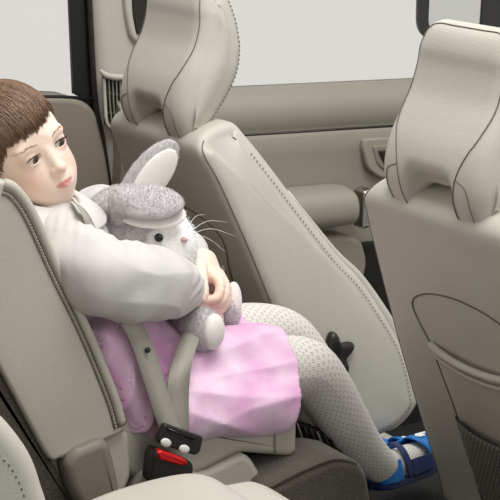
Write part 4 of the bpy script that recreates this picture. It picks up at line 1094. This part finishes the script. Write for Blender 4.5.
# ================================================================== CAMERA, LIGHT, VIEW
from mathutils import Matrix
cd = bpy.data.cameras.new('camera'); cam = bpy.data.objects.new('camera', cd); COL.objects.link(cam)
cd.sensor_width = 36; cd.lens = 1800/500*36; cd.clip_start = .1
ya, pa = radians(31), radians(14)
Fw = A((sin(ya)*cos(pa), cos(ya)*cos(pa), -sin(pa))); Rt = A((cos(ya), -sin(ya), 0)); Up = np.cross(Rt, Fw)
M = Matrix.Identity(4)
for i in range(3): M[i][0] = Rt[i]; M[i][1] = Up[i]; M[i][2] = -Fw[i]
M.translation = (-1.46991, -2.29019, 1.42548)
cam.matrix_world = M
scn.camera = cam
w = bpy.data.worlds.new('studio'); w.use_nodes = True; scn.world = w
bg = w.node_tree.nodes['Background']; bg.inputs[0].default_value = (1,.99,.965,1); bg.inputs[1].default_value = 1.0
nt = w.node_tree; tc = nt.nodes.new('ShaderNodeTexCoord'); sx = nt.nodes.new('ShaderNodeSeparateXYZ'); nt.links.new(tc.outputs['Generated'], sx.inputs[0])
mr = nt.nodes.new('ShaderNodeMapRange'); mr.interpolation_type = 'SMOOTHSTEP'
mr.inputs['From Min'].default_value = -.75; mr.inputs['From Max'].default_value = .0; mr.inputs['To Min'].default_value = .36; mr.inputs['To Max'].default_value = .75
nt.links.new(sx.outputs[1], mr.inputs['Value']); vm = nt.nodes.new('ShaderNodeVectorMath'); vm.operation = 'SCALE'; vm.inputs[0].default_value = (1,.994,.972)
m2 = nt.nodes.new('ShaderNodeMapRange'); m2.interpolation_type = 'SMOOTHSTEP'
m2.inputs['From Min'].default_value = -.85; m2.inputs['From Max'].default_value = -.32; m2.inputs['To Min'].default_value = .06; m2.inputs['To Max'].default_value = 1
nt.links.new(sx.outputs[2], m2.inputs['Value']); mm = nt.nodes.new('ShaderNodeMath'); mm.operation = 'MULTIPLY'
nt.links.new(mr.outputs[0], mm.inputs[0]); nt.links.new(m2.outputs[0], mm.inputs[1]); nt.links.new(mm.outputs[0], vm.inputs['Scale']); nt.links.new(vm.outputs[0], bg.inputs[0])
def area(name, loc, tgt, size, power, color=(1,.995,.975)):
    l = bpy.data.lights.new(name, 'AREA'); l.shape = 'RECTANGLE'; l.size = size[0]; l.size_y = size[1]; l.energy = power; l.color = color
    o = bpy.data.objects.new(name, l); COL.objects.link(o); o.location = loc
    d = Matrix.Translation((0,0,0)); 
    from mathutils import Vector
    o.rotation_euler = (Vector(tgt)-Vector(loc)).to_track_quat('-Z','Y').to_euler(); return o
area('key_softbox', (-.1,-.7,3.0), (0,.1,.6), (1.4,1.4), 55)
area('side_softbox', (.5,-3.0,2.1), (-.1,0,.6), (2.0,2.0), 19)
scn.view_settings.view_transform = 'Standard'; scn.view_settings.look = 'None'; scn.view_settings.gamma = 1; scn.view_settings.use_curve_mapping = False
scn.view_settings.exposure = 0
